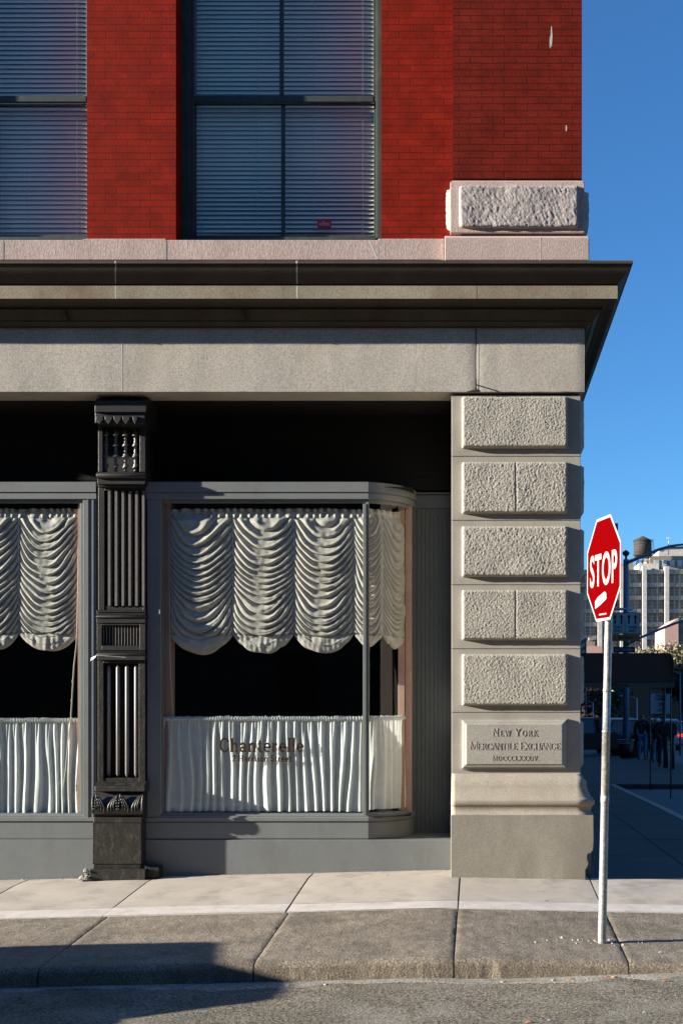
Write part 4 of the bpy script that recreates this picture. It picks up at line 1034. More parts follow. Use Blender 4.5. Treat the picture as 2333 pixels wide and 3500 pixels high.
# ================================================================ litter in the gutter
lit = []
for u, y, k, c in ((-2.55, -3.02, 0, 'b'), (-2.2, -3.05, 1, 'w'), (-1.72, -3.0, 0, 'w'), (-1.30, -3.0, 1, 'w'), (-1.05, -3.0, 0, 'w'), (-.55, -2.98, 0, 'w'), (-.28, -3.03, 1, 'w'), (.15, -2.98, 0, 'b'), (.50, -2.98, 0, 'w'), (.63, -2.96, 1, 'o'), (.88, -2.93, 1, 'o'), (.95, -2.95, 0, 'o'), (.3, -4.02, 1, 'o'), (.42, -4.0, 1, 'w'), (1.0, -3.9, 1, 'w'), (1.3, -2.6, 1, 'w'), (1.25, -3.1, 1, 'o')):
    g = MB(); z = (road_z(u, y) if y < KY-.02 else gz(u, y))+.004; a = random.uniform(0, 3)
    if k == 0: g.tube([(u, y, z+.003), (u+.04*cos(a), y+.012*sin(a), z+.003)], .005, 6)
    else:
        r = random.uniform(.010, .02); g.add([(u-r, y-r*.6, z), (u+r, y-r*.4, z+.002), (u+r*.7, y+r*.7, z+.007), (u-r*.8, y+r*.5, z+.001), (u, y, z+.014)], [(0,1,4), (1,2,4), (2,3,4), (3,0,4), (3,2,1,0)])
    mt = {'w': M['signwhite'], 'b': M['rubble'], 'o': surf('orange_litter', (.45, .2, .1), .8) if 'ol' not in M else M['ol']}[c]
    if c == 'o': M['ol'] = mt
    lb = {0: 'cigarette butt lying in the gutter', 1: 'small crumpled scrap lying near the kerb'}[k]
    tag(recenter(g.build('cigarette_butt' if k == 0 else 'litter_scrap', mt, None), (u, y, z)), lb, 'litter', 'cigarette butts in the gutter' if k == 0 else 'scraps of litter by the kerb')
g = MB()
for k in range(420):
    x = random.uniform(-3.2, 1.7); d = abs(random.gauss(0, .35)); y = KY-.03-d if random.random() < .7 else random.uniform(-5, -3)
    r = random.uniform(.0015, .0045); z = road_z(x, y); g.add([(x-r, y-r, z), (x+r, y-r, z), (x+r, y+r, z), (x-r, y+r, z), (x, y, z+r*1.3)], [(0,1,4), (1,2,4), (2,3,4), (3,0,4)])
tag(g.build('grit', M['rubble'], None, fix=False), 'pale grit and small stones scattered on the asphalt along the kerb', 'grit', kind='stuff')

# ================================================================ cars
def paintmat(n, c): return surf(n, c, .25, .03, 2, spec=.6)
M['tyre'] = surf('rubber', (.012, .012, .012), .8, .1); M['carglass'] = surf('car_glass', (.012, .016, .02), .05, .02, spec=.8)
M['tail'] = emis('lit_tail_lamp', (1, .02, .02), 1.1); M['chrome'] = surf('chrome', (.5, .5, .5), .15, .02, metal=1)
def car(name, label, loc, yaw, mat, kind='sedan', lit=False, group='cars in the street beyond', parts=True):
    """x forward, length 4.5; built at origin then turned"""
    o = thing(name, label, 'car', loc, group); R = Matrix.Rotation(yaw, 4, 'Z')
    w0 = WORLD[o.name]; Wd = .86
    def put(mb, nm, m, par, bevel=0):
        mb.v = [tuple((R @ Vector(p))+w0) for p in mb.v]; return mb.build(nm, m, par, bevel)
    if kind == 'sedan':
        low = [(-2.2, .35), (-2.25, .6), (-2.2, .88), (-1.5, .93), (.85, .95), (1.8, .82), (2.2, .62), (2.25, .38), (2.1, .24), (-2.1, .24)]
        cab = [(-1.75, .92), (-1.2, 1.36), (-.9, 1.42), (.15, 1.42), (.35, 1.38), (1.1, .94)]
    else:
        low = [(-2.2, .4), (-2.25, .7), (-2.22, 1.05), (.9, 1.08), (1.9, .98), (2.2, .8), (2.25, .45), (2.1, .32), (-2.1, .32)]
        cab = [(-2.2, 1.04), (-2.05, 1.72), (-1.8, 1.78), (.1, 1.78), (.35, 1.74), (1.05, 1.07)]
    def loft(prof, w_bot, w_top, zlo, zhi):
        g = MB(); n = len(prof)
        def wy(z): t = min(1, max(0, (z-zlo)/(zhi-zlo))); return w_bot+(w_top-w_bot)*t
        vv = [(x, -wy(z)+.0, z) for x, z in prof]+[(x, -wy(z)*.92, z+.0) for x, z in prof]
        A = [(x, -wy(z), z) for x, z in prof]; Bv = [(x, wy(z), z) for x, z in prof]
        g.add(A+Bv, [(k, (k+1) % n, n+(k+1) % n, n+k) for k in range(n)]+[tuple(range(n))[::-1], tuple(range(n, 2*n))]); return g
    put(loft(low, Wd, Wd*.95, .3, 1.0), 'body', mat, o, .05)
    cabin = put(loft(cab, Wd*.93, Wd*.70, cab[0][1], cab[2][1]), 'cabin', mat, o, .04)
    g = MB(); zl, zh = cab[0][1]+.05, cab[2][1]-.07
    for s in (-1, 1):
        for a, b in ((-.95, -.1), (-.05, .62)):
            g = MB()
            def yy_(z): return s*((Wd*.93)+(Wd*.70-Wd*.93)*(z-cab[0][1])/(cab[2][1]-cab[0][1])+.006)
            g.add([(a, yy_(zl), zl), (b+(.18 if b > 0 else 0), yy_(zl), zl), (b-(.22 if b > 0 else 0), yy_(zh), zh), (a, yy_(zh), zh)], [(0,1,2,3)])
            put(g, 'side_glass', M['carglass'], cabin)
    for nm, i, k2 in (('rear_glass', 0, 1), ('windscreen', -1, -2)):
        g = MB(); (xa, za), (xb_, zb2) = cab[i], cab[k2]; sgn = -1 if nm == 'rear_glass' else 1
        pa = (xa+(xb_-xa)*.12, za+(zb2-za)*.12); pb = (xa+(xb_-xa)*.9, za+(zb2-za)*.9)
        g.add([(pa[0]+sgn*.012, -Wd*.80, pa[1]+.01), (pa[0]+sgn*.012, Wd*.80, pa[1]+.01), (pb[0]+sgn*.012, Wd*.66, pb[1]+.01), (pb[0]+sgn*.012, -Wd*.66, pb[1]+.01)], [(0,1,2,3)]); put(g, nm, M['carglass'], cabin)
    for x in (-1.38, 1.38):
        for s in (-1, 1):
            g = MB(); g.tube([(x, s*(Wd-.16), .32), (x, s*(Wd-.02), .32), (x, s*(Wd+.02), .32)], [.33, .33, .29], 20); wh = put(g, 'wheel', M['tyre'], o)
            g = MB(); g.tube([(x, s*(Wd+.0), .32), (x, s*(Wd+.03), .32)], [.2, .17], 14); put(g, 'rim', M['chrome'], wh)
    zt = low[1][1]+.12
    for s in (-1, 1):
        g = MB(); g.box(-2.275, -2.2, s*.80, s*.50, zt, zt+.14); put(g, 'tail_light', M['tail'] if lit else M['stickerred'], o)
        g = MB(); g.box(2.15, 2.26, s*.80, s*.50, .60, .72); put(g, 'headlight', M['signwhite'], o)
    for x in (-2.27, 2.27):
        g = MB(); g.box(x-.05, x+.05, -.8, .8, .36, .5); put(g, 'bumper', M['chrome'], o, .02)
    return o
# parked in the near street just left of the frame: its shadow lies on the kerb
car('parked_car', 'dark car parked at the near kerb beyond the left edge', (-7.10, -3.80, -.42), 0.0, paintmat('dark_blue_car_paint', (.02, .03, .05)), 'sedan', group='cars parked at the near kerb')
def gfar(y): return gz(7, y)-.145
BL = paintmat('blue_car_paint', (.05, .10, .20)); BK = paintmat('black_car_paint', (.015, .015, .018)); SV = paintmat('silver_car_paint', (.28, .33, .38)); WH = paintmat('white_car_paint', (.6, .62, .65)); RD = paintmat('dark_red_car_paint', (.16, .02, .02))
def cx(px, Y): return (px-1633)/4015*(11+Y)
car('sport_utility_car', 'black high-bodied car at the left, beside the stone pier', (cx(2020, 44), 44, gfar(44)), radians(8), BK, 'suv')
car('van', 'dark high-roofed car with a lit red brake lamp behind the post', (cx(2112, 47), 47, gfar(47)), radians(92), BK, 'suv', True)['category'] = 'van'
car('blue_car', 'blue car seen from behind, left of the traffic pole foot', (cx(2162, 58), 58, gfar(58)), radians(80), BL, 'sedan')
car('silver_car', 'silver-blue car between the two standing figures', (cx(2192, 66), 66, gfar(60)), radians(60), SV, 'sedan')
car('hatchback_car', 'pale blue car with a glowing red tail lamp behind the tall truck-route sign', (cx(2246, 56), 56, gfar(56)), radians(97), SV, 'suv', True)
car('white_car', 'white car farthest right beyond the parking meter', (cx(2308, 78), 78, gfar(62)-.1), radians(30), WH, 'sedan')

# ================================================================ people
def person(label, x, Y, h, yaw, coat, trousers, hair, arm=0):
    z0 = gz(7, Y); o = bpy.data.meshes.new('person')
    J = {'pel': (0,0,.53), 'sp': (0,.005,.66), 'ch': (0,.0,.77), 'nk': (0,.005,.835), 'hb': (0,.01,.875), 'hd': (0,-.012,.925), 'ht': (0,-.005,.965),
         'sl': (-.115,0,.80), 'el': (-.15,.02,.64), 'wl': (-.145,-.04+arm,.51), 'sr': (.115,0,.80), 'er': (.15,.02,.64), 'wr': (.145,-.05,.51),
         'hl': (-.055,0,.51), 'kl': (-.06,-.02,.28), 'al': (-.062,.03,.035), 'tl': (-.068,-.05,.016), 'hr': (.055,0,.51), 'kr': (.06,.01,.28), 'ar': (.065,.05,.035), 'tr': (.07,-.03,.016)}
    for s in ('l', 'r'):
        w = J['w'+s]; sg = -1 if s == 'l' else 1
        for k in range(4): J[f'f{k}{s}'] = (w[0]+sg*.004*(k-1.5), w[1]-.012+.008*k, w[2]-.052+.003*abs(k-1.4)); J[f'p{s}'] = (w[0], w[1]-.006, w[2]-.026)
        J['t'+'h'+s] = (w[0]-sg*.012, w[1]-.024, w[2]-.034)
    RAD = {'pel': .085, 'sp': .075, 'ch': .09, 'nk': .032, 'hb': .04, 'hd': .052, 'ht': .035, 'sl': .042, 'el': .030, 'wl': .019, 'sr': .042, 'er': .03, 'wr': .019, 'hl': .06, 'kl': .036, 'al': .024, 'tl': .018, 'hr': .06, 'kr': .036, 'ar': .024, 'tr': .018}
    E = [('pel','sp'),('sp','ch'),('ch','nk'),('nk','hb'),('hb','hd'),('hd','ht'),('ch','sl'),('sl','el'),('el','wl'),('ch','sr'),('sr','er'),('er','wr'),('pel','hl'),('hl','kl'),('kl','al'),('al','tl'),('pel','hr'),('hr','kr'),('kr','ar'),('ar','tr')]
    for s in ('l', 'r'): E += [('w'+s, 'p'+s)]+[('p'+s, f'f{k}{s}') for k in range(4)]+[('p'+s, 'th'+s)]
    ks = list(J); c, sn = cos(yaw), sin(yaw)
    o.from_pydata([((J[k][0]*c-J[k][1]*sn)*h, (J[k][0]*sn+J[k][1]*c)*h, J[k][2]*h) for k in ks], [(ks.index(a), ks.index(b)) for a, b in E], [])
    ob = bpy.data.objects.new('person', o); COL.objects.link(ob); ob.location = (x, Y, z0); WORLD[ob.name] = Vector((x, Y, z0))
    m = ob.modifiers.new('skin', 'SKIN')
    for i, k in enumerate(ks):
        r = RAD.get(k, .0065 if k[0] != 'p' else .014)*h; o.skin_vertices[0].data[i].radius = (r, r*(.7 if k in ('ch', 'sp', 'pel') else 1))
    o.skin_vertices[0].data[ks.index('pel')].use_root = True
    s = ob.modifiers.new('sub', 'SUBSURF'); s.levels = 1; s.render_levels = 1
    # skin below the clothing; coat, trousers, hair, shoes are children
    mt = surf('skin', (.35, .20, .14), .6, .05); o.materials.append(mt)
    tag(ob, label, 'person', 'people standing on the far pavement')
    def child(nm, joints, grow, mat):
        me = bpy.data.meshes.new(nm); kk = []
        for a, b in joints:
            for q in (a, b):
                if q not in kk: kk.append(q)
        me.from_pydata([((J[k][0]*c-J[k][1]*sn)*h, (J[k][0]*sn+J[k][1]*c)*h, J[k][2]*h) for k in kk], [(kk.index(a), kk.index(b)) for a, b in joints], [])
        q = bpy.data.objects.new(nm, me); COL.objects.link(q); q.parent = ob; q.modifiers.new('skin', 'SKIN'); me.materials.append(mat)
        for i, k in enumerate(kk): r = (RAD.get(k, .02)+grow)*h; me.skin_vertices[0].data[i].radius = (r, r*(.75 if k in ('ch', 'sp', 'pel') else 1))
        me.skin_vertices[0].data[0].use_root = True
        s = q.modifiers.new('sub', 'SUBSURF'); s.levels = 1; s.render_levels = 1
    child('coat', [('pel','sp'),('sp','ch'),('ch','nk'),('ch','sl'),('sl','el'),('el','wl'),('ch','sr'),('sr','er'),('er','wr'),('pel','hl'),('pel','hr')], .014, coat)
    child('trousers', [('pel','hl'),('hl','kl'),('kl','al'),('pel','hr'),('hr','kr'),('kr','ar')], .008, trousers)
    child('shoes', [('al','tl')], .006, M['iron']); child('shoes', [('ar','tr')], .006, M['iron'])
    J['hc'] = (0,.012,.945); J['hk'] = (0,.03,.905); RAD['hc'] = .048; RAD['hk'] = .035
    child('hair', [('hc','hk')], .006, hair)
    return ob
dk = surf('dark_wool', (.02, .02, .024), .9, .2); dk2 = surf('charcoal_cloth', (.03, .03, .035), .9, .2); jn = surf('denim', (.07, .13, .24), .9, .2); hr = surf('dark_hair', (.03, .02, .015), .7, .2); tanc = surf('tan_jacket', (.18, .13, .09), .9, .1)
person('person in a dark coat facing the cars, left of the pair', cx(2192, 33.5), 33.5, 1.76, radians(170), dk, jn, hr)
person('person in dark clothes standing close behind the first', cx(2214, 34.2), 34.2, 1.68, radians(200), dk2, dk, hr, .02)
person('person in blue trousers beside the sign post', cx(2238, 31), 31, 1.62, radians(20), dk, jn, hr)
person('person in a heavy black coat between the sign post and the meter', cx(2262, 27), 27, 1.70, radians(185), dk, dk2, hr)

# ================================================================ meters, basket, poles, signs
def meter(px, Y, label):
    x = cx(px, Y); z = gz(7, Y); o = thing('parking_meter', label, 'parking meter', (x, Y, z), 'parking meters on the far pavement')
    g = MB(); g.tube([(x, Y, z), (x, Y, z+1.05)], .045, 10); g.build('post', M['iron'], o)
    g = MB(); g.prism([(x-.10, z+1.03), (x+.10, z+1.03), (x+.12, z+1.28), (x+.09, z+1.38), (x, z+1.42), (x-.09, z+1.38), (x-.12, z+1.28)], Y-.08, Y+.08); g.build('meter_head', M['iron_worn'], o, .02); return o
meter(2298, 24.8, 'black parking meter standing alone at the right edge of the far pavement')
meter(2276, 25.6, 'black parking meter half hidden by the figure in the heavy coat')
def pole(mb, x, Y, z0, z1, r0, r1): mb.tube([(x, Y, z0), (x, Y, z0+(z1-z0)*.5), (x, Y, z1)], [r0, (r0+r1)/2, r1], 10)
# mast-arm traffic pole with lane signs
Yp = 41.0; xp = cx(2137, Yp); zg = gz(7, Yp)-.1
def pz(py, Y): return CH+(2380-py)/4015*(11+Y)
M['bluegrey'] = surf('blue_grey_pole', (.13, .18, .26), .5, .1)
tp = thing('traffic_pole', 'blue-grey mast-arm traffic pole with a ball finial beyond the stop sign', 'pole', (xp, Yp, zg))
g = MB(); pole(g, xp, Yp, zg, pz(1912, Yp), .15, .12); g.build('shaft', M['bluegrey'], tp)
g = MB(); g.lathe(xp, Yp, [(.05, pz(1912,Yp)), (.05, pz(1902,Yp)), (.14, pz(1896,Yp)), (.17, pz(1890,Yp)), (.12, pz(1885,Yp)), (.05, pz(1882,Yp)), (.03, pz(1880,Yp))], 12); g.build('finial', M['iron'], tp)
g = MB(); g.tube([(cx(a,Yp), Yp-.1, pz(b,Yp)) for a, b in ((2137, 1925), (2160, 1916), (2200, 1900), (2245, 1880), (2285, 1868), (2312, 1864), (2345, 1861), (2400, 1858))], [.07, .07, .065, .06, .055, .05, .045, .04], 8); g.build('mast_arm', M['bluegrey'], tp)
g = MB(); g.tube([(cx(a,Yp), Yp-.1, pz(b,Yp)) for a, b in ((2137, 2206), (2150, 2198), (2185, 2180), (2250, 2152), (2300, 2132), (2345, 2118), (2400, 2100))], .055, 8); g.build('brace_arm', M['bluegrey'], tp)
M['sign_grey'] = surf('white_sign_face', (.36, .40, .42), .6, .05); M['sign_orange'] = surf('orange_sign_face', (.30, .13, .03), .6, .05); M['blk'] = surf('black_sign_paint', (.012, .012, .012), .6, .05)
Ys = Yp-.35
g = MB(); g.box(cx(2084,Ys), cx(2184,Ys), Ys, Ys+.03, pz(2166,Ys), pz(2094,Ys))
lane = tag(recenter(g.build('lane_sign', M['sign_grey'], None), (cx(2134,Ys), Ys, pz(2166,Ys))), 'white lane sign with four black up arrows hung on the traffic pole', 'sign')
g = MB(); rim = [(2084, 2184, 2093, 2095), (2084, 2184, 2165, 2167), (2083.5, 2085, 2095, 2165), (2183, 2184.5, 2095, 2165), (2133.4, 2134.6, 2125, 2165)]
for a, b, c, d in rim: g.box(cx(a,Ys), cx(b,Ys), Ys-.01, Ys-.0015, pz(d,Ys), pz(c,Ys))
for u in (2099.5, 2121.5, 2147, 2169.5):
    g.prism([(cx(u+a,Ys), pz(b,Ys)) for a, b in ((-2.5, 2133), (2.5, 2133), (2.5, 2111), (7, 2112), (0, 2100), (-7, 2112), (-2.5, 2111))], Ys-.009, Ys-.002)
g.build('arrows', M['blk'], lane)
for t, u, v in (('THRU', 2109, 2144), ('ONLY', 2109, 2156), ('TUNNEL', 2159, 2144), ('ONLY', 2159, 2156)):
    textmesh('lettering', t, .155, M['blk'], lane, (cx(u,Ys), Ys-.004, pz(v,Ys)), bold=.004, sx=.85 if t != 'TUNNEL' else .68)
g = MB(); g.box(cx(2084,Ys), cx(2184,Ys), Ys, Ys+.03, pz(2191,Ys), pz(2168,Ys))
ah = tag(recenter(g.build('ahead_sign', M['sign_orange'], None), (cx(2134,Ys), Ys, pz(2191,Ys))), 'orange-brown AHEAD sign hung under the lane sign', 'sign')
textmesh('lettering', 'AHEAD', .2, M['blk'], ah, (cx(2136,Ys), Ys-.004, pz(2180,Ys)), bold=.005)
g = MB(); g.box(cx(2095,Ys), cx(2169,Ys), Ys, Ys+.03, pz(2231,Ys), pz(2211,Ys))
ow = tag(recenter(g.build('one_way_sign', M['blk'], None), (cx(2132,Ys), Ys, pz(2231,Ys))), 'black one-way sign with a pale arrow pointing right, on the traffic pole', 'sign')
g = MB(); g.prism([(cx(a,Ys), pz(b,Ys)) for a, b in ((2099, 2226), (2099, 2216), (2147, 2216), (2147, 2212.5), (2166, 2221), (2147, 2229.5), (2147, 2226))], Ys-.008, Ys-.002); g.build('arrow', surf('dull_blue_sign', (.10, .16, .24), .6), ow)
textmesh('lettering', 'ONE WAY', .12, M['blk'], ow, (cx(2123,Ys), Ys-.011, pz(2221,Ys)), bold=.002, sx=.9)
g = MB(); g.tube([(cx(2088,Yp), Yp-.9, pz(2088,Yp)), (cx(2135,Yp), Yp-.1, pz(2082,Yp)), (cx(2160,Yp), Yp+.6, pz(2077,Yp))], [.05, .06, .09], 8); g.build('lamp_arm', M['bluegrey'], tp)
# truck-route sign on its own thin post
Yt = 26.0; xt = cx(2267, Yt)
o = thing('route_sign', 'tall pale truck traffic sign on a black post in front of the parked cars', 'sign', (xt, Yt, gz(7, Yt)))
g = MB(); pole(g, xt, Yt-.06, gz(7,Yt), pz(2350,Yt), .035, .035); g.build('post', M['iron'], o)
g = MB(); g.box(cx(2221,Yt), cx(2291,Yt), Yt, Yt+.02, pz(2440,Yt), pz(2371,Yt)); pnl = g.build('sign_panel', M['sign_grey'], o)
for t, v, s in (('TRUCK', 2379, .10), ('TRAFFIC', 2390, .10), ('USE', 2408, .12), ('14 ST', 2428, .13)):
    textmesh('lettering', t, s, M['blk'], pnl, (cx(2256,Yt), Yt-.003, pz(v,Yt)), bold=.003)
# slender poles
for px, Y, pyt, lb, r in ((2024, 60, 2400, 'thin pale pole beside the black car at the left', .06), (2174, 60, 2386, 'short pale pole behind the blue car', .07), (2322, 45, 2300, 'slim light blue lamp post at the far right', .05)):
    x = cx(px, Y); z0 = gz(7, Y)-.14; o = thing('lamp_post', lb, 'lamp post', (x, Y, z0), 'thin lamp posts in the street beyond')
    g = MB(); pole(g, x, Y, z0, pz(pyt, Y), r, r*.7); g.build('shaft', M['sign_grey'] if Y > 50 else M['bluegrey'], o)
    g = MB(); g.tube([(x, Y, pz(pyt,Y)-.05), (x-.35, Y, pz(pyt,Y)+.1), (x-.8, Y, pz(pyt,Y)+.12)], [.035, .03, .03], 6); g.tube([(x-.75, Y, pz(pyt,Y)+.12), (x-1.1, Y, pz(pyt,Y)+.1)], [.06, .07], 8); g.build('lamp_head', M['bluegrey'], o)
# litter basket and red newspaper box
Yb = 35.0; xb = cx(2137, Yb); zb0 = gz(7, Yb)
o = thing('litter_basket', 'dark wire litter basket on the pavement edge at the foot of the traffic pole', 'litter basket', (xb, Yb, zb0))
g = MB(); 
for k in range(20):
    a = 2*pi*k/20; g.tube([(xb+.22*cos(a), Yb+.22*sin(a), zb0+.02), (xb+.30*cos(a), Yb+.30*sin(a), zb0+.72)], .012, 4)
g.lathe(xb, Yb, [(.20, zb0+.02), (.26, zb0+.6)], 20); g.build('basket', M['iron_worn'], o)
g = MB(); g.tube([(xb+.31*cos(a*pi/10), Yb+.31*sin(a*pi/10), zb0+.73) for a in range(21)], .025, 6); g.build('rim', M['bluegrey'], o)
xn = cx(2167, 36); zn = gz(7, 36)
o = thing('newspaper_box', 'dark red newspaper box beside the litter basket', 'newspaper box', (xn, 35.9, zn))
g = MB(); g.box(xn-.12, xn+.14, 35.8, 36.1, zn+.25, zn+.95); g.box(xn-.10, xn+.12, 35.85, 36.05, zn, zn+.249); g.build('box', surf('dark_red_box', (.14, .012, .01), .5), o, .02)
g = MB(); g.box(xn-.09, xn+.11, 35.79, 35.80, zn+.5, zn+.85); g.build('window', M['carglass'], o)

# ================================================================ canopy over the side pavement
Yc = 12.6; o = thing('entrance_canopy', 'brown fabric canopy with a lettered valance over the side pavement', 'canopy', (2.4, Yc+2, gz(3, Yc)))
M['canvas'] = surf('brown_canvas', (.11, .050, .036), .9, .1, 3); M['valance'] = surf('tan_valance', (.16, .12, .095), .9, .08, 3)
zv0, zv1, zt1 = pz(2350, Yc), pz(2333, Yc), pz(2231, Yc); xe = cx(2300, Yc); xe2 = cx(2291, Yc)
g = MB(); x0 = .99
g.add([(x0, Yc, zv1), (xe, Yc, zv1), (xe, Yc, zv1+.5), (xe2, Yc+.12, zt1), (x0, Yc+.12, zt1), (x0, Yc+3, zv1), (xe, Yc+3, zv1), (xe, Yc+3, zv1+.5), (xe2, Yc+2.9, zt1), (x0, Yc+2.9, zt1)],
      [(0,1,2,3,4), (5,9,8,7,6), (1,6,7,2), (2,7,8,3), (3,8,9,4), (0,5,6,1)]); g.build('canopy_cover', M['canvas'], o, .02)
g = MB(); g.box(x0, xe+.01, Yc-.012, Yc-.003, zv0, zv1); g.box(xe+.012, xe+.02, Yc, Yc+3, zv0, zv1); vl = g.build('valance', M['valance'], o)
textmesh('lettering', 'Block', .105, M['blk'], vl, (cx(2116, Yc), Yc-.014, (zv0+zv1)/2), bold=.001, sx=1.5)
for x in (xe-.05,):
    for y in (Yc+.05, Yc+2.9): g = MB(); g.tube([(x, y, gz(3, y)-.25), (x, y, zv1)], .014, 8); g.build('canopy_post', M['iron'], o)

# ================================================================ blocks around
def block(name, label, x0, x1, y0, y1, z0, z1, mat, wmat, nx, nzz, face='front', cat='building', par=True, wz0=2.0, fl=3.2):
    o = thing(name, label, cat, ((x0+x1)/2, y0, z0))
    g = MB(); g.box(x0, x1, y0, y1, z0, z1); g.build('wall', mat, o)
    g = MB(); g.box(x0-.15, x1+.15, y0-.15, y1+.15, z1+.001, z1+.4); g.build('roof_parapet', mat, o)
    for i in range(nx):
        for j in range(nzz):
            if face == 'front': xx = x0+(x1-x0)*(i+.5)/nx; g = MB(); g.box(xx-.55, xx+.55, y0-.06, y0+.02, z0+wz0+j*fl, z0+wz0+j*fl+1.7)
            elif face == 'back': xx = x0+(x1-x0)*(i+.5)/nx; g = MB(); g.box(xx-.55, xx+.55, y1-.02, y1+.06, z0+wz0+j*fl, z0+wz0+j*fl+1.7)
            else: yy = y0+(y1-y0)*(i+.5)/nx; g = MB(); g.box(x1-.02, x1+.06, yy-.55, yy+.55, z0+wz0+j*fl, z0+wz0+j*fl+1.7)
            g.build('window', wmat, o)
    return o
M['brown_brick'] = surf('brown_brick', (.13, .07, .05), .9, .15, 2, .2, 30); M['tan_brick'] = surf('tan_brick', (.25, .2, .15), .9, .15, 2, .2, 30)
M['win'] = surf('dark_window', (.02, .022, .025), .12, .1, spec=.6)
block('shade_row_building', 'unseen brick row added behind the corner building to shade the side street', -14, .85, 22.02, 95, -2, 15, M['brown_brick'], M['win'], 10, 4, 'side')  # hidden row, added and sized to keep sun off the side street
block('opposite_blocker', 'unseen brick block behind the viewer, added across the street to dim skylight', -60, 60, -34, -21, -.8, 14, M['brown_brick'], M['win'], 12, 4, 'back')  # out of view; height set to control ambient light on the front
block('low_warehouse', 'long low dark building closing the street behind the cars', 4, 46, 100, 112, -2.3, pz(2290, 100), M['brown_brick'], M['win'], 8, 1, 'front', wz0=2.2)
# pink gabled building at the right, grey-and-pink one by the pier
Yg = 150; o = thing('gabled_building', 'small sunlit pink building with a sloping roofline at the right edge', 'building', (cx(2310, Yg), Yg, -2.3))
pk = surf('pink_stucco', (.50, .30, .24), .9, .08, 1)
g = MB(); g.prism([(cx(2266,Yg), -2.3), (cx(2316,Yg), -2.3), (cx(2316,Yg), pz(2112,Yg)), (cx(2306,Yg), pz(2118,Yg)), (cx(2270,Yg), pz(2143,Yg))], Yg, Yg+9); g.build('wall', pk, o)
g = MB(); g.box(cx(2316,Yg), cx(2420,Yg), Yg+.4, Yg+9, -2.3, pz(2122,Yg)); g.build('wall', M['tan_brick'], o)
g = MB(); g.box(cx(2314,Yg), cx(2422,Yg), Yg+.1, Yg+9.2, pz(2122,Yg), pz(2114,Yg)); g.build('roof', M['concrete'], o)
for k in range(4): g = MB(); g.box(cx(2322+22*k,Yg), cx(2334+22*k,Yg), Yg+.33, Yg+.42, pz(2166,Yg), pz(2146,Yg)); g.build('window', M['win'], o)
Yg = 105; o = thing('pink_roofed_building', 'low building with a pinkish slanting side just right of the stone pier', 'building', (cx(2030, Yg), Yg, -2.2))
g = MB(); g.prism([(cx(2000,Yg), -2.2), (cx(2085,Yg), -2.2), (cx(2085,Yg), pz(2197,Yg)), (cx(2026,Yg), pz(2196,Yg)), (cx(2004,Yg), pz(2214,Yg))], Yg+8, Yg+14); g.build('wall', pk, o)
g = MB(); g.box(cx(2006,Yg), cx(2062,Yg), Yg+9, Yg+13, pz(2197,Yg), pz(2174,Yg)); g.box(cx(2040,Yg), cx(2054,Yg), Yg+8.9, Yg+10, pz(2174,Yg), pz(2163,Yg)); g.build('grey_upper_floor', M['tan_brick'], o)
Yg = 62; o = thing('striped_banner', 'green and white slanting banner beside the pier edge', 'banner', (cx(1990, Yg), Yg, -1.4))
g = MB(); g.tube([(cx(2000,Yg), Yg, -1.5), (cx(2000,Yg), Yg, pz(2180,Yg))], .05, 6); g.build('pole', M['bluegrey'], o)
for k, mt in enumerate((surf('banner_green', (.10, .17, .12), .8), M['signwhite'], surf('banner_green2', (.10, .17, .12), .8), M['signwhite'])):
    g = MB(); a, b = 2181+13*k, 2193.8+13*k; g.prism([(cx(1978,Yg), pz(b+14,Yg)), (cx(2001,Yg), pz(b-2,Yg)), (cx(2001,Yg), pz(a-2,Yg)), (cx(1978,Yg), pz(a+14,Yg))], Yg+.01, Yg+.04); g.build('stripe', mt, o)

# ---------------------------------------------------------------- white industrial loft building
Yf = 289.0; loft = thing('industrial_building', 'huge white concrete loft building with rows of steel windows in the distance', 'building', (cx(2200, Yf), Yf, -2.4))
M['lofty'] = surf('pale_concrete_block', (.50, .45, .40), .9, .10, .15, .15, 1.5); M['loftspan'] = surf('ribbed_spandrel', (.46, .42, .385), .9, .12, .3, .35, 2.2, stretch=(1, 1, .2))
M['steelwin'] = surf('factory_glass', (.055, .07, .07), .3, .4, .25)
xa, xz = cx(1890, Yf), cx(2500, Yf)
g = MB(); g.box(xa, xz, Yf+2, Yf+60, -2.4, pz(1948, Yf)); g.build('wall', M['lofty'], loft)
floors = [1946, 1991, 2035.5, 2080.5, 2126.5, 2171.5, 2217]
piers = [1971+76.1*k-76.1 for k in range(8)]
for v in floors:
    g = MB(); g.box(xa, xz, Yf+.6, Yf+1.99, pz(v+14, Yf), pz(v, Yf))
    n = int((xz-xa)/.55)
    for i in range(n): x = xa+.55*i; g.box(x, x+.26, Yf+.42, Yf+.599, pz(v+12, Yf), pz(v+2, Yf))
    g.build('spandrel', M['loftspan'], loft)
for u in piers:
    g = MB(); g.box(cx(u-7, Yf), cx(u+7, Yf), Yf-.9, Yf+1.98, -2.4, pz(1936, Yf)); g.build('pier', M['lofty'], loft)
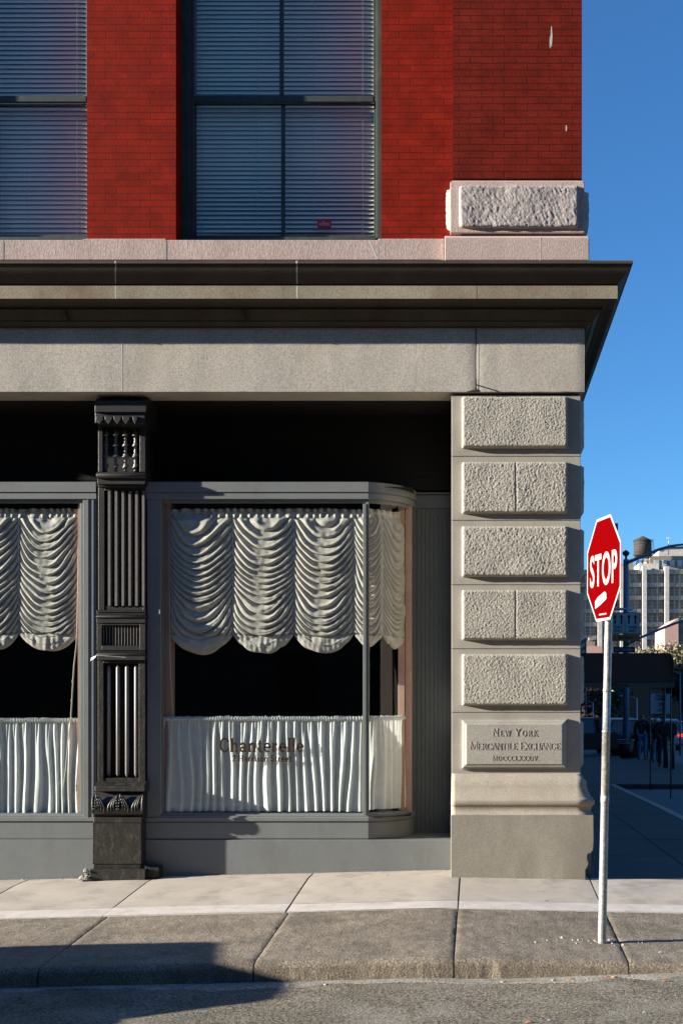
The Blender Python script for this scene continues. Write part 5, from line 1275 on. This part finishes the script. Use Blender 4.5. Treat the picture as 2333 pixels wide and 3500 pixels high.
for i in range(7):
    for j in range(6):
        a, b = cx(piers[i]+7.1, Yf), cx(piers[i+1]-7.1, Yf); z0_, z1w = pz(floors[j+1]-.1, Yf), pz(floors[j]+14.1, Yf)
        g = MB(); g.box(a, b, Yf+1.5, Yf+1.9, z0_, z1w); w = g.build('factory_window', M['steelwin'], loft)
        g = MB()
        for k in range(1, 14): x = a+(b-a)*k/14; t = .11 if k in (5, 9) else .045; g.box(x-t, x+t, Yf+1.3, Yf+1.49, z0_, z1w)
        for k in (1, 2): z = z0_+(z1w-z0_)*k/3; g.box(a, b, Yf+1.35, Yf+1.48, z-.03, z+.03)
        g.build('glazing_bars', M['lofty'], w)
# roof structures
def fbox(mb, u0, u1, v0, v1, ya, yb): mb.box(cx(u0,Yf), cx(u1,Yf), Yf+ya, Yf+yb, pz(v1,Yf), pz(v0,Yf))
g = MB(); fbox(g, 2192, 2262, 1917, 1948, 6, 20); g.build('stair_bulkhead', M['lofty'], loft)
g = MB(); fbox(g, 2236, 2248, 1935, 1943, 5.8, 6.2); g.build('bulkhead_window', M['win'], loft)
g = MB(); fbox(g, 2120, 2190, 1925, 1948, 14, 30); g.prism([(cx(a,Yf), pz(b,Yf)) for a, b in ((2128, 1925), (2190, 1925), (2190, 1884), (2172, 1886), (2158, 1896), (2146, 1908))], Yf+16, Yf+28); g.build('curved_bulkhead', M['tan_brick'], loft)
g = MB(); fbox(g, 2262, 2500, 1918, 1948, 12, 30); fbox(g, 2246, 2500, 1878, 1917.8, 14, 40); g.build('set_back_storey', M['tan_brick'], loft)
for k in range(8):
    u = 2261+27.5*k; g = MB(); fbox(g, u, u+17, 1893, 1918, 13.6, 14.1); g.build('upper_window', surf('skylit_glass', (.35, .42, .5), .2) if k == 0 else bpy.data.materials['skylit_glass'], loft)
    g = MB(); fbox(g, u+25, u+36, 1929, 1942, 11.7, 12.1); g.build('lower_window', M['win'], loft)
g = MB(); g.prism([(cx(a,Yf), pz(b,Yf)) for a, b in ((2286, 1878), (2286, 1852), (2294, 1841), (2500, 1834), (2500, 1878))], Yf+18, Yf+34); g.build('penthouse', M['lofty'], loft)
g = MB(); g.prism([(cx(a,Yf), pz(b,Yf)) for a, b in ((2285, 1853), (2294, 1840), (2500, 1832), (2500, 1837), (2296, 1846), (2288, 1853))], Yf+17.8, Yf+34.2); g.build('penthouse_roof', M['iron_worn'], loft)
g = MB(); x = cx(2304.5,Yf); g.tube([(x, Yf+10, pz(1880,Yf)), (x, Yf+10, pz(1824,Yf))], [.12, .1], 8)
for d in (-.4, 0, .4): g.tube([(x+d, Yf+9.8, pz(1826,Yf)), (x+d, Yf+9.8, pz(1819,Yf))], .13, 8)
o = tag(recenter(g.build('antenna_mast', M['signwhite'], None), (x, Yf+10, pz(1880,Yf))), 'thin white antenna mast on the loft building roof', 'antenna')
# rooftop water tower
M['tankwood'] = surf('grey_tank_wood', (.055, .045, .038), .9, .2, .6, .3, 1.5, stretch=(3, 3, .2))
xw = cx(2212.5, Yf); yw = Yf+10; wt = thing('water_tower', 'round grey wooden water tower with a conical roof on steel legs', 'water tower', (xw, yw, pz(1917, Yf)))
r = (2244-2181)/2/4015*(11+Yf)
g = MB(); g.lathe(xw, yw, [(r*1.02, pz(1884,Yf)), (r*.97, pz(1831,Yf))], 28); tank = g.build('tank', M['tankwood'], wt)
g = MB(); 
for k in range(6): z = pz(1884,Yf)+(pz(1831,Yf)-pz(1884,Yf))*(k+.5)/6; g.lathe(xw, yw, [(r*1.025, z-.04), (r*1.025, z+.04)], 28)
g.build('hoop', M['iron'], tank)
g = MB(); g.lathe(xw, yw, [(r*1.06, pz(1831,Yf)), (r*1.0, pz(1829,Yf)), (.1, pz(1814,Yf))], 28, False); g.build('conical_roof', M['tankwood'], wt)
for sx_ in (-1, 1):
    for sy_ in (-1, 1):
        g = MB(); g.tube([(xw+sx_*r*.62, yw+sy_*r*.62, pz(1917,Yf)), (xw+sx_*r*.55, yw+sy_*r*.55, pz(1884,Yf))], .14, 6); g.build('leg', M['iron'], wt)
g = MB(); g.box(xw-r*.85, xw+r*.85, yw-r*.85, yw+r*.85, pz(1890,Yf), pz(1886,Yf)); g.box(xw-r*.7, xw+r*.7, yw-r*.66, yw-r*.6, pz(1906,Yf), pz(1903,Yf)); g.tube([(xw-.2, yw-1.2, pz(1917,Yf)), (xw-.2, yw-1.2, pz(1884,Yf))], .25, 8); g.build('support_frame', M['iron_worn'], wt)
g = MB(); g.tube([(xw+r*1.1, yw-1, pz(1826,Yf)), (xw+r*1.3, yw-1, pz(1884,Yf))], .05, 5); g.tube([(xw+r*1.02, yw-1, pz(1826,Yf)), (xw+r*1.12, yw-1, pz(1884,Yf))], .05, 5); g.build('ladder', M['iron'], wt)

# ================================================================ trees
M['bark'] = surf('bark', (.07, .055, .04), .95, .2, 8)
def leafmat(n, c): return surf(n, c, .7, .35, .8)
def tree(label, px, Y, pyt, rx, mat, seed, n=2600, name='leafy_tree', group='trees along the far street'):
    rd = random.Random(seed); x = cx(px, Y); z0 = -1.75-.003*max(0, Y-62); zt = pz(pyt, Y); H = zt-z0
    o = thing(name, label, 'tree', (x, Y, z0), group)
    g = MB(); top = z0+H*.75
    g.tube([(x, Y, z0), (x+.1, Y, z0+H*.3), (x-.1, Y+.1, top)], [.22, .16, .05], 8)
    cl = []
    for k in range(11):
        a = rd.uniform(0, 6.28); rr_ = rx*rd.uniform(.25, .8); cz = z0+H*rd.uniform(.45, .88); c = Vector((x+rr_*cos(a), Y+rr_*sin(a), cz)); cl.append((c, rx*rd.uniform(.28, .5)))
        g.tube([(x, Y, z0+H*.32+.3*k*.1), ((x+c.x)/2, (Y+c.y)/2, cz*.6+.4*(z0+H*.4)), tuple(c)], [.09, .06, .02], 5)
    g.build('trunk', M['bark'], o)
    g = MB()
    for k in range(n):
        c, r0 = rd.choice(cl); d = Vector((rd.gauss(0, 1), rd.gauss(0, 1), rd.gauss(0, 1))).normalized()*r0*rd.uniform(.35, 1.12)
        p = c+Vector((d.x, d.y, d.z*.8)); s = rd.uniform(.10, .24); u = Vector((rd.gauss(0, 1), rd.gauss(0, 1), rd.gauss(0, 1))).normalized(); w = u.cross(Vector((rd.gauss(0, 1), rd.gauss(0, 1), rd.gauss(0, 1)))).normalized()
        g.add([p-u*s, p+w*s*.55, p+u*s, p-w*s*.55], [(0,1,2,3)])
    g.build('crown', mat, o, fix=False)
ol = leafmat('olive_leaves', (.16, .14, .07)); dg = leafmat('dark_green_leaves', (.03, .05, .025)); ol2 = leafmat('yellow_olive_leaves', (.20, .165, .085))
tree('broad olive tree directly right of the one-way sign', 2185, 122, 2192, 3.4, ol, 1, 3000)
tree('yellowish olive tree in front of the pink gabled building', 2244, 128, 2178, 4.2, ol2, 2, 3600)
tree('olive tree at the right edge under the brace arm', 2306, 118, 2190, 4.0, ol, 3, 3200)
tree('low dark green tree at the right edge beside the canopy', 2334, 72, 2243, 2.4, dg, 4, 3000)
tree('dark tree in the gloom under the left of the canopy', 2052, 92, 2340, 3.0, dg, 5, 2200)
